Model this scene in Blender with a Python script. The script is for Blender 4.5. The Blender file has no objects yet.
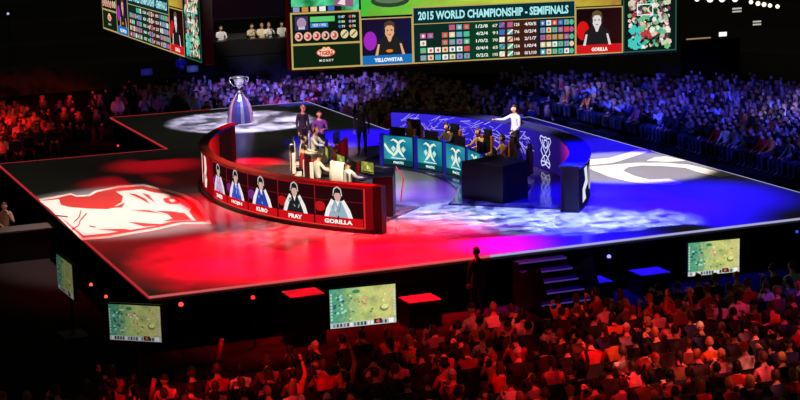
import bpy, bmesh, math, random
from mathutils import Vector, Matrix
PI = math.pi; R = math.radians
C = bpy.context.scene.collection
S = 1.3                                   # height of the stage deck

def lin(v):
    v /= 255.0
    return v/12.92 if v <= .04045 else ((v+.055)/1.055)**2.4
def c(r, g, b): return (lin(r), lin(g), lin(b), 1.0)

# ------------------------------------------------------------------ camera
CAM = Vector((-19.3, 0, 11.1)); YAW, PITCH, ROLL, FPX = -.389309, .195802, -.025084, 1721.3
cd = bpy.data.cameras.new('camera'); cam = bpy.data.objects.new('camera', cd); C.objects.link(cam)
cp = math.cos(PITCH)
fw = Vector((-math.sin(YAW)*cp, math.cos(YAW)*cp, -math.sin(PITCH)))
r0 = Vector((math.cos(YAW), math.sin(YAW), 0)); u0 = r0.cross(fw)
rt = r0*math.cos(ROLL)+u0*math.sin(ROLL); up = u0*math.cos(ROLL)-r0*math.sin(ROLL)
m3 = Matrix((rt, up, -fw)).transposed()
cam.matrix_world = Matrix.Translation(CAM) @ m3.to_4x4()
cd.sensor_width = 36; cd.lens = 36*FPX/800; cd.clip_end = 400
bpy.context.scene.camera = cam
def at(px, py, z):                        # where the sight line of a photo point meets height z
    d = fw*FPX+rt*(px-400)-up*(py-200); return CAM+d*((z-CAM.z)/d.z)
def aty(px, py, y):
    d = fw*FPX+rt*(px-400)-up*(py-200); return CAM+d*((y-CAM.y)/d.y)
def proj(p):
    d = Vector(p)-CAM; k = FPX/d.dot(fw); return 400+d.dot(rt)*k, 200-d.dot(up)*k

# ------------------------------------------------------------------ world, exposure
sc = bpy.context.scene
w = bpy.data.worlds.new('world'); sc.world = w; w.use_nodes = True
w.node_tree.nodes['Background'].inputs[0].default_value = (.013, .012, .0105, 1)
w.node_tree.nodes['Background'].inputs[1].default_value = 1.0
sc.view_settings.view_transform = 'Standard'; sc.view_settings.look = 'None'
sc.view_settings.exposure = 0; sc.view_settings.gamma = 1; sc.view_settings.use_curve_mapping = False

# ------------------------------------------------------------------ lights on the grid above the hall (all above the frame)
def spot(name, src, dst, radius, color, power, blend=.6, size=.25, gobo=None, gmin=.15, streak=(1, 1, 1), spec=1.0):
    l = bpy.data.lights.new(name, 'SPOT'); o = bpy.data.objects.new(name, l); C.objects.link(o)
    src = Vector(src); dst = Vector(dst); d = dst-src
    o.location = src; o.rotation_euler = d.to_track_quat('-Z', 'Y').to_euler()
    l.spot_size = 2*math.atan(radius/d.length); l.spot_blend = blend; l.shadow_soft_size = size
    l.color = color; l.energy = power*d.length**2; l.specular_factor = spec
    if gobo:
        l.shadow_soft_size = .03; l.use_nodes = True; nt = l.node_tree; em = nt.nodes['Emission']
        tc = nt.nodes.new('ShaderNodeTexCoord'); mp = nt.nodes.new('ShaderNodeMapping'); mp.inputs['Scale'].default_value = streak
        n = nt.nodes.new('ShaderNodeTexNoise'); n.inputs['Scale'].default_value = gobo; n.inputs['Detail'].default_value = 6
        n.inputs['Roughness'].default_value = .7
        mr = nt.nodes.new('ShaderNodeMapRange'); mr.inputs[1].default_value = .44; mr.inputs[2].default_value = .62
        mr.inputs[3].default_value = gmin; mr.inputs[4].default_value = 1.6
        nt.links.new(tc.outputs['Normal'], mp.inputs[0]); nt.links.new(mp.outputs[0], n.inputs['Vector'])
        nt.links.new(n.outputs[0], mr.inputs[0]); nt.links.new(mr.outputs[0], em.inputs['Strength'])
    return o
RED = (1, .0, .014); BLUE = (.012, .0, 1); WHITE = (.9, .85, 1)
def down(px, py, rad, color, power, z=S, off=(0, 0), h=14, **k):
    p = at(px, py, z); return spot('stage_spotlight', (p.x+off[0], p.y+off[1], h), p, rad, color, power, **k)
G = 4.5
# red side
down(318, 258, 5.0, RED, 66*G, blend=1, gobo=7, gmin=.45); down(430, 248, 3.6, RED, 58*G, blend=1); down(245, 255, 3.4, RED, 50*G, blend=1, gobo=9, gmin=.4)
down(228, 208, 3.0, RED, 22*G, blend=.9); down(155, 165, 1.9, RED, 12*G, blend=1); down(125, 183, 1.7, RED, 10*G, blend=1)
down(132, 112, 1.5, RED, 5*G, blend=1); down(248, 164, 1.3, RED, 34*G, blend=.4)
down(132, 210, 4.3, (1, .78, .72), 15*G, blend=.5); down(185, 272, 2.2, RED, 4*G, blend=1)
down(160, 225, 5.4, RED, 8*G, blend=1)
down(355, 226, 2.0, (1, .25, .2), 22*G, blend=1, gobo=50); down(270, 232, 2.0, (1, .3, .25), 12*G, blend=1, gobo=40)
# centre and blue side
down(420, 236, 2.4, RED, 34*G, blend=1); down(372, 240, 2.2, RED, 20*G, blend=1)
down(500, 238, 2.4, (.3, .0, 1), 7*G, blend=1)
down(405, 202, 2.2, (.28, .14, 1), 17*G, blend=1); down(365, 140, 2.9, BLUE, 60*G, blend=.8)
down(432, 190, 2.0, (.3, .03, 1), 14*G, blend=1)
for px, py, rr, pw in ((465, 213, 2.2, 22), (525, 219, 2.3, 26), (585, 221, 2.2, 26), (640, 221, 1.9, 22), (415, 212, 1.8, 14)):
    down(px, py, rr, (.36, .46, 1), pw*G*1.6, blend=.9, gobo=26, gmin=.03)
down(430, 222, 2.0, (1, .3, .45), 26*G, blend=1, gobo=48, gmin=0)
down(560, 238, 3.2, BLUE, 40*G, blend=1); down(650, 222, 3.8, BLUE, 56*G, blend=1); down(610, 202, 4.0, BLUE, 56*G, blend=1)
down(695, 198, 3.4, BLUE, 50*G, blend=1); down(560, 132, 4.2, BLUE, 8*G, blend=1); down(610, 147, 2.6, BLUE, 30*G, blend=1)
down(626, 167, 2.95, (.95, .86, .96), 17*G, blend=.25)
down(586, 150, 1.6, BLUE, 40*G, z=S+1.3, blend=.6)
# trophy
down(242, 122, 3.0, (.8, .72, 1), 34*G, blend=.3, off=(0, -3), gobo=9, gmin=.12); down(240, 100, 1.0, (1, .85, 1), 16*G, z=S+.8, off=(-3, -6), blend=.8)
# players
spot('key_light', (-8, 38, 15), (-2.9, 47.6, S+1.2), 3.5, (1, .86, .62), 84, blend=.6)
spot('key_light', (-2, 46, 15), (3.9, 49.2, S+1.2), 2.7, (1, .82, .62), 90, blend=.7)
spot('key_light', (-6, 40, 14), (5.4, 50.4, S+1.4), 1.2, (.75, .7, 1), 60, blend=.6)
spot('key_light', (-8, 40, 14), (-.4, 53.4, S+1.2), 1.3, (.95, .5, .8), 60, blend=.6)
# audience near the camera, lit from the grid over their heads
spot('audience_light', (-6, 20, 17), (-3.5, 30.2, .8), 4.6, (1, .010, .018), 40, blend=1, gobo=18, gmin=.12)
spot('audience_light', (2, 19, 17), (-1.2, 28.9, .8), 2.8, (1, .16, .12), 56, blend=1, gobo=26, gmin=.0)
spot('audience_light', (-16, 20, 17), (-10.0, 32, .8), 3.8, (1, .012, .02), 34, blend=1, gobo=20, gmin=.12)
spot('audience_light', (6, 18, 17), (2.2, 30.2, .8), 2.6, (1, .01, .12), 22, blend=1, gobo=20, gmin=.1)
spot('audience_light', (9, 22, 17), (4.2, 31.5, .8), 1.8, (.08, .04, 1), 26, blend=1, gobo=20, gmin=.2)
# audience beyond the stage
spot('audience_light', (-20, 50, 17), (-11, 70, 1), 7.5, (1, .012, .012), 60, blend=.8, gobo=22, gmin=.1)
spot('audience_light', (0, 52, 17), (5.6, 72.5, 1), 5.4, (.12, .11, 1), 120, blend=.7, gobo=24, gmin=.08)
spot('audience_light', (-2, 50, 17), (-2.5, 72, 1), 3.5, (.08, .05, 1), 4, blend=1)
spot('audience_light', (6, 46, 17), (16.5, 62, 1), 7.0, (.03, .04, 1), 84, blend=.9, gobo=26, gmin=.08)
spot('audience_light', (8, 36, 17), (18, 53, 1), 6.4, (.03, .04, 1), 64, blend=.9, gobo=26, gmin=.08)
spot('audience_light', (4, 40, 17), (21, 56, 1), 3.0, (.22, .24, 1), 60, blend=1, gobo=34, gmin=0)
spot('audience_light', (4, 44, 17), (14.5, 63, 1), 3.4, (.2, .22, 1), 60, blend=1, gobo=34, gmin=0)
spot('platform_light', (2, 70, 14), (6.6, 83, 2.6), 2.6, (1, .95, .85), 30, blend=.7)
spot('platform_light', (0, 70, 14), (2.6, 80, 1.6), 2.2, (.1, .1, 1), 12, blend=1)

# ------------------------------------------------------------------ materials (all node based)
MATS = {}
def nodes(m):
    m.use_nodes = True; nt = m.node_tree; return nt, nt.nodes['Principled BSDF']
def mat(name, col=(.1, .1, .1, 1), rough=.6, metal=0, var=.12, scale=8, emit=None, es=0, bump=0, spec=.5):
    if name in MATS: return MATS[name]
    m = bpy.data.materials.new(name); nt, p = nodes(m)
    tc = nt.nodes.new('ShaderNodeTexCoord'); n = nt.nodes.new('ShaderNodeTexNoise'); n.inputs['Scale'].default_value = scale
    n.inputs['Detail'].default_value = 4
    nt.links.new(tc.outputs['Object'], n.inputs['Vector'])
    mx = nt.nodes.new('ShaderNodeMix'); mx.data_type = 'RGBA'
    mx.inputs[6].default_value = tuple(x*(1-var) for x in col[:3])+(1,); mx.inputs[7].default_value = tuple(min(1, x*(1+var)) for x in col[:3])+(1,)
    nt.links.new(n.outputs[0], mx.inputs[0]); nt.links.new(mx.outputs[2], p.inputs['Base Color'])
    p.inputs['Roughness'].default_value = rough; p.inputs['Metallic'].default_value = metal; p.inputs['Specular IOR Level'].default_value = spec
    if emit: p.inputs['Emission Color'].default_value = emit; p.inputs['Emission Strength'].default_value = es
    if bump:
        b = nt.nodes.new('ShaderNodeBump'); b.inputs['Strength'].default_value = bump
        nt.links.new(n.outputs[0], b.inputs['Height']); nt.links.new(b.outputs[0], p.inputs['Normal'])
    MATS[name] = m; return m
def objcol(name, rough=.8):               # takes the object's own colour, so copies can share one mesh
    m = bpy.data.materials.new(name); nt, p = nodes(m)
    oi = nt.nodes.new('ShaderNodeObjectInfo'); n = nt.nodes.new('ShaderNodeTexNoise'); n.inputs['Scale'].default_value = 20
    tc = nt.nodes.new('ShaderNodeTexCoord'); nt.links.new(tc.outputs['Object'], n.inputs['Vector'])
    mr = nt.nodes.new('ShaderNodeMapRange'); mr.inputs[3].default_value = .8; mr.inputs[4].default_value = 1.15
    nt.links.new(n.outputs[0], mr.inputs[0])
    mx = nt.nodes.new('ShaderNodeVectorMath'); mx.operation = 'SCALE'
    nt.links.new(oi.outputs['Color'], mx.inputs[0]); nt.links.new(mr.outputs[0], mx.inputs['Scale'])
    nt.links.new(mx.outputs[0], p.inputs['Base Color']); p.inputs['Roughness'].default_value = rough
    MATS[name] = m; return m
def vcol(name, emission=0, rough=.5):     # colours stored on the mesh: pictures on screens, painted wall glow, printed graphics
    m = bpy.data.materials.new(name); nt, p = nodes(m)
    a = nt.nodes.new('ShaderNodeVertexColor'); a.layer_name = 'Col'
    if emission:
        e = nt.nodes.new('ShaderNodeEmission'); nt.links.new(a.outputs[0], e.inputs[0]); e.inputs[1].default_value = emission
        nt.links.new(e.outputs[0], nt.nodes['Material Output'].inputs[0])
    else:
        nt.links.new(a.outputs[0], p.inputs['Base Color']); p.inputs['Roughness'].default_value = rough
    MATS[name] = m; return m
SCREEN = vcol('screen_and_glow_picture', 1.0); PRINT = vcol('printed_floor_graphic', 0, .45); CLOTHES = vcol('crowd_clothing', 0, .85)
BLACK = mat('matte_black_metal', c(26, 26, 28), .5, .3); CLOTHBLACK = mat('black_drape', c(30, 28, 28), .95, bump=.2, spec=.1)
DARK = mat('dark_hall_concrete', c(96, 93, 88), .9, scale=1.5); FLOORM = mat('hall_floor_carpet', c(30, 28, 28), .95, scale=3, spec=.05)
SKIN = mat('skin', c(214, 160, 130), .6, var=.04); SHIRT = objcol('shirt_cloth'); HAIRM = objcol('hair_strands', .6)
PANTS = mat('dark_trousers', c(34, 36, 48), .85); SHOE = mat('shoe_leather', c(30, 28, 28), .5); EYE = mat('eye_dark', c(20, 16, 14), .2); LIP = mat('lips', c(160, 84, 78), .5)
PLASTIC = mat('black_plastic', c(18, 18, 20), .3); SEATM = mat('dark_seat_fabric', c(28, 26, 30), .9)
STEEL = mat('grey_steel', c(120, 122, 128), .35, .8); REDPAINT = mat('red_lacquer', c(120, 14, 18), .3); REDGLOW = mat('red_led_line', c(150, 10, 16), .4, emit=c(255, 40, 40), es=.55)
WHITEPL = mat('white_fabric', c(228, 226, 220), .8); SILVER = mat('polished_silver', c(214, 214, 226), .18, .9)

# ------------------------------------------------------------------ mesh helpers
def obj(name, mesh, parent=None, loc=(0, 0, 0), rotz=0):
    o = bpy.data.objects.new(name, mesh); C.objects.link(o)
    o.location = loc; o.rotation_euler = (0, 0, rotz)
    if parent: o.parent = parent
    return o
def thing(name, label, cat, loc=(0, 0, 0), rotz=0, group=None):
    o = obj(name, None, None, loc, rotz); return tag(o, label, cat, group)
def tag(o, label, cat, group=None, kind=None):
    o['label'] = label; o['category'] = cat
    if group: o['group'] = group
    if kind: o['kind'] = kind
    return o
def struct(o, label=None, cat=None):
    o['kind'] = 'structure'
    if label: o['label'] = label
    if cat: o['category'] = cat
    return o
class MB:
    def __init__(s): s.bm = bmesh.new(); s.mats = []; s.mi = 0
    def m(s, material):
        if material not in s.mats: s.mats.append(material)
        s.mi = s.mats.index(material); return s
    def _mark(s, fs):
        for f in fs: f.material_index = s.mi
    def box(s, cen, size, rotz=0, rx=0, bevel=0):
        M = Matrix.Translation(cen) @ Matrix.Rotation(rotz, 4, 'Z') @ Matrix.Rotation(rx, 4, 'X') @ Matrix.Diagonal((*size, 1))
        r = bmesh.ops.create_cube(s.bm, size=1, matrix=M); vs = r['verts']
        fs = list({f for v in vs for f in v.link_faces}); s._mark(fs)
        if bevel:
            es = list({e for v in vs for e in v.link_edges})
            q = bmesh.ops.bevel(s.bm, geom=es, offset=bevel, segments=2, affect='EDGES', profile=.5); s._mark(q['faces'])
        return s
    def cyl(s, a, b, r1, r2=None, n=10):
        a = Vector(a); b = Vector(b); d = b-a
        M = Matrix.Translation((a+b)/2) @ d.to_track_quat('Z', 'Y').to_matrix().to_4x4()
        r = bmesh.ops.create_cone(s.bm, cap_ends=True, segments=n, radius1=r1, radius2=r1 if r2 is None else r2, depth=d.length, matrix=M)
        s._mark({f for v in r['verts'] for f in v.link_faces}); return s
    def sph(s, cen, rad, scale=(1, 1, 1), u=12, v=8, rot=None):
        M = Matrix.Translation(cen)
        if rot: M = M @ rot
        M = M @ Matrix.Diagonal((*scale, 1))
        r = bmesh.ops.create_uvsphere(s.bm, u_segments=u, v_segments=v, radius=rad, matrix=M)
        s._mark({f for q in r['verts'] for f in q.link_faces}); return s
    def tube(s, pts, r, n=6):
        for a, b in zip(pts, pts[1:]): s.cyl(a, b, r, r, n)
        for p in pts[1:-1]: s.sph(p, r, u=n, v=4)
        return s
    def lathe(s, prof, n=24, cen=(0, 0, 0)):
        rings = []
        for r, z in prof: rings.append([s.bm.verts.new((cen[0]+r*math.cos(2*PI*i/n), cen[1]+r*math.sin(2*PI*i/n), cen[2]+z)) for i in range(n)])
        fs = []
        for a, b in zip(rings, rings[1:]):
            for i in range(n): fs.append(s.bm.faces.new((a[i], a[(i+1) % n], b[(i+1) % n], b[i])))
        fs.append(s.bm.faces.new(rings[-1])); fs.append(s.bm.faces.new(rings[0][::-1])); s._mark(fs); return s
    def prism(s, poly, z0, z1):
        a = [s.bm.verts.new((x, y, z0)) for x, y in poly]; b = [s.bm.verts.new((x, y, z1)) for x, y in poly]; n = len(poly)
        fs = [s.bm.faces.new(b), s.bm.faces.new(a[::-1])]+[s.bm.faces.new((a[i], a[(i+1) % n], b[(i+1) % n], b[i])) for i in range(n)]
        s._mark(fs); return s
    def arc(s, cx, cy, ra, rb, a0, a1, z0, z1, n=32):   # an upright curved slab
        L = []
        for i in range(n+1):
            t = a0+(a1-a0)*i/n; ct, st = math.cos(t), math.sin(t)
            L.append([s.bm.verts.new((cx+q*ct, cy+q*st, z)) for q, z in ((ra, z0), (rb, z0), (rb, z1), (ra, z1))])
        fs = [s.bm.faces.new(L[0]), s.bm.faces.new(L[-1][::-1])]
        for a, b in zip(L, L[1:]):
            for k in range(4): fs.append(s.bm.faces.new((a[k], b[k], b[(k+1) % 4], a[(k+1) % 4])))
        s._mark(fs); return s
    def mesh(s, name, smooth=False):
        bmesh.ops.recalc_face_normals(s.bm, faces=s.bm.faces)
        me = bpy.data.meshes.new(name); s.bm.to_mesh(me); s.bm.free()
        for q in s.mats: me.materials.append(q)
        if smooth:
            for p in me.polygons: p.use_smooth = True
        return me
    def build(s, name, material=None, parent=None, loc=(0, 0, 0), rotz=0, smooth=False):
        if not s.mats: s.mats.append(material)
        return obj(name, s.mesh(name, smooth), parent, loc, rotz)

_txt = {}
def text_mesh(st, bold=.03):
    if (st, bold) in _txt: return _txt[(st, bold)]
    cu = bpy.data.curves.new('lettering', 'FONT'); cu.body = st; cu.size = 1; cu.offset = bold; cu.resolution_u = 2
    o = bpy.data.objects.new('lettering', cu); C.objects.link(o); bpy.context.view_layer.update()
    me = bpy.data.meshes.new_from_object(o.evaluated_get(bpy.context.evaluated_depsgraph_get()))
    vs = [(v.co.x, v.co.y) for v in me.vertices]; fs = [tuple(p.vertices) for p in me.polygons]
    bpy.data.objects.remove(o); bpy.data.curves.remove(cu); bpy.data.meshes.remove(me)
    x0 = min(v[0] for v in vs); x1 = max(v[0] for v in vs); y0 = min(v[1] for v in vs); y1 = max(v[1] for v in vs)
    vs = [((x-x0)/(x1-x0), (y-y0)/(y1-y0)) for x, y in vs]; _txt[(st, bold)] = (vs, fs); return vs, fs
class Art:                                 # a picture drawn in its own (u, v) metres and laid on its surface by fn(u, v, lift)
    def __init__(s, fn): s.fn = fn; s.v = []; s.f = []; s.c = []
    def _add(s, pts, faces, cols, L):
        b = len(s.v); s.v += [tuple(s.fn(u, v, L*.003)) for u, v in pts]
        s.f += [tuple(b+i for i in f) for f in faces]
        s.c += cols if isinstance(cols, list) else [cols]*len(pts)
    def poly(s, pts, col, L=1): s._add(pts, [tuple(range(len(pts)))], col, L)
    def rect(s, x0, y0, x1, y1, col, L=1, n=1):
        for i in range(n):
            a = x0+(x1-x0)*i/n; b = x0+(x1-x0)*(i+1)/n; s.poly([(a, y0), (b, y0), (b, y1), (a, y1)], col, L)
    def ell(s, x, y, rx, ry, col, L=1, n=16): s.poly([(x+rx*math.cos(2*PI*i/n), y+ry*math.sin(2*PI*i/n)) for i in range(n)], col, L)
    def line(s, x0, y0, x1, y1, w_, col, L=2):
        dx, dy = x1-x0, y1-y0; l = math.hypot(dx, dy) or 1; nx, ny = -dy/l*w_/2, dx/l*w_/2
        s.poly([(x0+nx, y0+ny), (x0-nx, y0-ny), (x1-nx, y1-ny), (x1+nx, y1+ny)], col, L)
    def path(s, pts, w_, col, L=2):
        for a, b in zip(pts, pts[1:]): s.line(*a, *b, w_, col, L)
    def frame(s, x0, y0, x1, y1, w_, col, L=3):
        s.rect(x0, y0, x1, y0+w_, col, L); s.rect(x0, y1-w_, x1, y1, col, L); s.rect(x0, y0, x0+w_, y1, col, L); s.rect(x1-w_, y0, x1, y1, col, L)
    def text(s, st, x, y, wid, h, col, L=4, bold=.03):
        vs, fs = text_mesh(st, bold); s._add([(x+a*wid, y+b*h) for a, b in vs], fs, col, L)
    def field(s, x0, y0, x1, y1, nx, ny, f, L=1):
        pts = [(x0+(x1-x0)*i/nx, y0+(y1-y0)*j/ny) for j in range(ny+1) for i in range(nx+1)]
        fs = [(j*(nx+1)+i, j*(nx+1)+i+1, (j+1)*(nx+1)+i+1, (j+1)*(nx+1)+i) for j in range(ny) for i in range(nx)]
        s._add(pts, fs, [f(i/nx, j/ny) for j in range(ny+1) for i in range(nx+1)], L)
    def build(s, name, material, parent=None):
        me = bpy.data.meshes.new(name); me.from_pydata(s.v, [], s.f)
        a = me.color_attributes.new('Col', 'FLOAT_COLOR', 'POINT')
        a.data.foreach_set('color', [x for q in s.c for x in (q[0], q[1], q[2], 1)])
        me.materials.append(material); me.update(); return obj(name, me, parent)
def mixc(a, b, t): t = max(0, min(1, t)); return tuple(a[i]*(1-t)+b[i]*t for i in range(3))+(1,)

# ------------------------------------------------------------------ the hall
b = MB(); b.box((2, 45, -.1), (110, 130, .2)); struct(b.build('floor', FLOORM), 'dark carpeted arena floor around the stage')
# curved dark wall and raised empty tiers behind the far audience
b = MB()
for k, (ra, zz) in enumerate(((37.0, 1.3), (39.5, 2.2), (42, 3.1), (45, 4.0), (48, 5.0))):
    b.arc(0, 49, ra, ra+3.2, R(-62), R(210), 0, zz, 60)
b.arc(0, 49, 53, 53.4, R(-62), R(210), 0, 14, 60)
struct(b.build('wall_back', DARK), 'dark curved tiers rising behind the far audience')

# ------------------------------------------------------------------ the stage
X1, X2, Y1, Y2, Y3 = 10.05, 4.15, 38.0, 58.3, 67.0
cross = [(-X1, Y1), (X1, Y1), (X1, Y2), (X2, Y2), (X2, Y3), (-X2, Y3), (-X2, Y2), (-X1, Y2)]
stage = thing('stage', 'large black cross-shaped stage lit red on the left and blue on the right', 'stage', (0, 48, 0))
DECK = mat('glossy_stage_deck', c(158, 158, 162), .26, var=.10, scale=.9)
def rel(poly): return [(x, y-48) for x, y in poly]
MB().prism(rel(cross), S-.12, S).build('deck', DECK, stage)
inset = [(-X1+.08, Y1+.08), (X1-.08, Y1+.08), (X1-.08, Y2-.08), (X2-.08, Y2-.08), (X2-.08, Y3-.08), (-X2+.08, Y3-.08), (-X2+.08, Y2-.08), (-X1+.08, Y2-.08)]
MB().prism(rel(inset), 0.0, S-.12).build('skirt', CLOTHBLACK, stage)
def led(name, col, es): return mat(name, c(40, 40, 40), .4, emit=col, es=es)
ER = led('stage_edge_led_red', c(245, 56, 66), .5); EW = led('stage_edge_led_white', c(205, 205, 255), .62); EO = led('stage_edge_led_pink', c(255, 110, 110), .6)
def edge(a, b_, m_):
    (x0, y0), (x1, y1) = a, b_; q = MB(); wd = .04
    q.box(((x0+x1)/2, (y0+y1)/2-48, S-.02), (abs(x1-x0)+wd, abs(y1-y0)+wd, .05)); return q.build('edge_light', m_, stage)
edge((-X1, Y1), (-3.2, Y1), EO); edge((-3.2, Y1), (-1.3, Y1), EO); edge((-1.3, Y1), (X1, Y1), EW); edge((X1, Y1), (X1, Y2), EW); edge((X1, Y2), (X2, Y2), EW)
edge((X2, Y2), (X2, Y3), EW); edge((X2, Y3), (0, Y3), EW); edge((0, Y3), (-X2, Y3), ER); edge((-X2, Y3), (-X2, Y2), ER); edge((-X2, Y2), (-X1, Y2), ER); edge((-X1, Y2), (-X1, Y1), ER)

# floor graphics, printed flat on the deck
def floorfn(px, py, L): p = at(px, py, S); return (p.x, p.y-48, S+.004+L)
def tg(pts): return [(30+x/4.21, 170+y/4.21) for x, y in pts]
art = Art(floorfn); CR = c(250, 240, 232); SR = c(196, 60, 56)
art.poly(tg([(36, 122), (100, 112), (172, 98), (196, 108), (248, 104), (272, 88), (370, 68), (480, 60), (562, 78), (645, 100), (708, 132), (742, 180), (765, 228), (640, 228), (520, 256), (330, 288), (218, 297), (120, 200)]), CR, 1)
art.poly(tg([(55, 128), (110, 120), (172, 105), (196, 114), (252, 111), (280, 95), (372, 76), (478, 69), (555, 87), (636, 109), (692, 139), (722, 184), (742, 219), (636, 221), (516, 247), (330, 278), (222, 287), (130, 200)]), SR, 2)
art.poly(tg([(40, 133), (122, 124), (130, 148), (160, 157), (240, 164), (330, 166), (385, 138), (392, 112), (360, 92), (470, 82), (520, 96), (590, 104), (650, 130), (682, 160), (672, 178), (690, 205), (700, 214), (640, 216), (600, 218), (516, 240), (330, 268), (226, 278), (130, 200)]), CR, 3)
for q in ([(415, 100), (445, 104), (485, 122), (505, 145), (470, 126)], [(470, 98), (500, 106), (528, 140), (500, 122)], [(410, 220), (480, 226), (575, 232), (480, 240)],
          [(290, 164), (372, 152), (400, 138), (388, 160)], [(532, 174), (600, 176), (650, 184), (682, 212), (560, 218), (600, 206), (580, 188)], [(560, 122), (600, 116), (632, 130), (628, 144), (590, 146), (566, 136)],
          [(270, 105), (330, 88), (342, 98), (330, 108)], [(280, 252), (400, 250), (440, 258), (380, 262)], [(420, 170), (500, 172), (560, 186), (500, 180)]):
    art.poly(tg(q), SR, 4)
art.poly(tg([(584, 126), (606, 122), (618, 134), (596, 139)]), CR, 5)
for q in ([(215, 172), (208, 200), (186, 222)], [(240, 184), (212, 214), (205, 236), (176, 254)], [(108, 193), (160, 200)], [(250, 238), (276, 243)]):
    art.path(tg(q), 1.0, c(60, 20, 24), 5)
art.build('tiger_head_graphic', PRINT, stage)
art = Art(floorfn); K = c(255, 236, 214)
def fn_(pts): return [(560+x/4, 140+y/4) for x, y in pts]
art.poly(fn_([(110, 80), (200, 72), (262, 54), (318, 36), (372, 42), (330, 56), (280, 72), (215, 92), (110, 104)]), K, 2)
art.poly(fn_([(112, 108), (300, 92), (420, 92), (520, 100), (600, 120), (700, 140), (640, 150), (560, 132), (500, 113), (420, 106), (330, 103), (272, 110), (252, 124), (300, 145), (360, 160), (432, 156), (495, 172), (460, 182), (380, 180), (280, 170), (190, 146), (130, 122)]), K, 2)
art.poly(fn_([(345, 84), (380, 70), (425, 66), (505, 84), (430, 89)]), K, 2)
art.build('team_emblem_graphic', PRINT, stage)

# stairs down to the audience
st = thing('stage_stairs', 'black stairs with violet-lit step edges at the front of the stage', 'stairs', (0, Y1, 0))
NOSE = led('violet_step_glow', c(110, 80, 200), .35)  # dim emission stands in for violet light caught on the step edges
for i in range(6):
    z = S-.2*(i+1)+.0; y = -.16-.31*i; s_ = MB().box((0, y, z/2), (1.4, .31, max(z, .04))).build('step', BLACK, st)
    if i < 5: MB().box((0, y-.165, z-.02), (1.34, .02, .03)).build('step_edge_glow', NOSE, s_)
MB().box((-.73, -.9, .5), (.05, 1.9, .9), rx=R(-30)).build('stringer', BLACK, st); MB().box((.73, -.9, .5), (.05, 1.9, .9), rx=R(-30)).build('stringer', BLACK, st)

# ------------------------------------------------------------------ hanging display: four faces round a cube
GOLD = c(188, 164, 96); DKG = c(16, 34, 18)
def rnd(seed): return random.Random(seed)
ICON = [c(220, 80, 80), c(90, 170, 190), c(230, 210, 160), c(150, 150, 190), c(80, 190, 150), c(240, 240, 230), c(190, 90, 140), c(60, 110, 190), c(200, 140, 70)]
def bust(a, x0, y0, x1, y1, shirt, skin, hair, bg1, bg2, accent, sx=.5):
    w_, h = x1-x0, y1-y0
    a.field(x0, y0, x1, y1, 8, 6, lambda i, j: mixc(bg1, bg2, i+.3*math.sin(j*5)), 1)
    a.ell(x0+w_*.14, y0+h*.4, w_*.14, h*.26, accent, 2)
    cx = x0+w_*sx
    a.poly([(cx-w_*.33, y0), (cx-w_*.27, y0+h*.36), (cx-w_*.12, y0+h*.52), (cx+w_*.12, y0+h*.52), (cx+w_*.27, y0+h*.36), (cx+w_*.34, y0)], shirt, 3)
    a.poly([(cx-w_*.06, y0+h*.5), (cx+w_*.06, y0+h*.5), (cx+w_*.02, y0+h*.36), (cx-w_*.02, y0+h*.36)], skin, 4)
    a.poly([(cx-w_*.31, y0), (cx-w_*.25, y0+h*.30), (cx-w_*.21, y0+h*.30), (cx-w_*.25, y0)], skin, 4); a.poly([(cx+w_*.32, y0), (cx+w_*.25, y0+h*.30), (cx+w_*.21, y0+h*.30), (cx+w_*.26, y0)], skin, 4)
    a.ell(cx, y0+h*.66, w_*.105, h*.2, skin, 5)
    a.poly([(cx-w_*.12, y0+h*.70), (cx-w_*.10, y0+h*.88), (cx, y0+h*.94), (cx+w_*.10, y0+h*.88), (cx+w_*.12, y0+h*.70), (cx+w_*.05, y0+h*.8), (cx-w_*.05, y0+h*.8)], hair, 6)
    a.ell(cx-w_*.12, y0+h*.66, w_*.03, h*.1, c(30, 30, 34), 7); a.ell(cx+w_*.12, y0+h*.66, w_*.03, h*.1, c(30, 30, 34), 7)
    a.rect(cx-w_*.06, y0+h*.66, cx-w_*.025, y0+h*.69, c(30, 20, 20), 7); a.rect(cx+w_*.025, y0+h*.66, cx+w_*.06, y0+h*.69, c(30, 20, 20), 7)
    a.rect(cx-w_*.03, y0+h*.54, cx+w_*.03, y0+h*.56, c(120, 60, 56), 7)
def gameplay(i, j, r=rnd(5)):
    n = math.sin(i*23+j*7)*math.cos(j*19-i*11)*.5+r.uniform(-.3, .3)
    a = mixc(c(70, 190, 60), c(206, 210, 70), i*1.6+.25*n); a = mixc(a, c(176, 130, 50), (i-.55)*2.2+.3*n)
    return mixc(a, c(40, 90, 30), .45*max(0, n))
def teal(i, j, r=rnd(7)): return mixc(c(30, 120, 60), c(90, 220, 160), .5+.5*math.sin(i*14+j*9)+r.uniform(-.4, .4))
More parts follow.
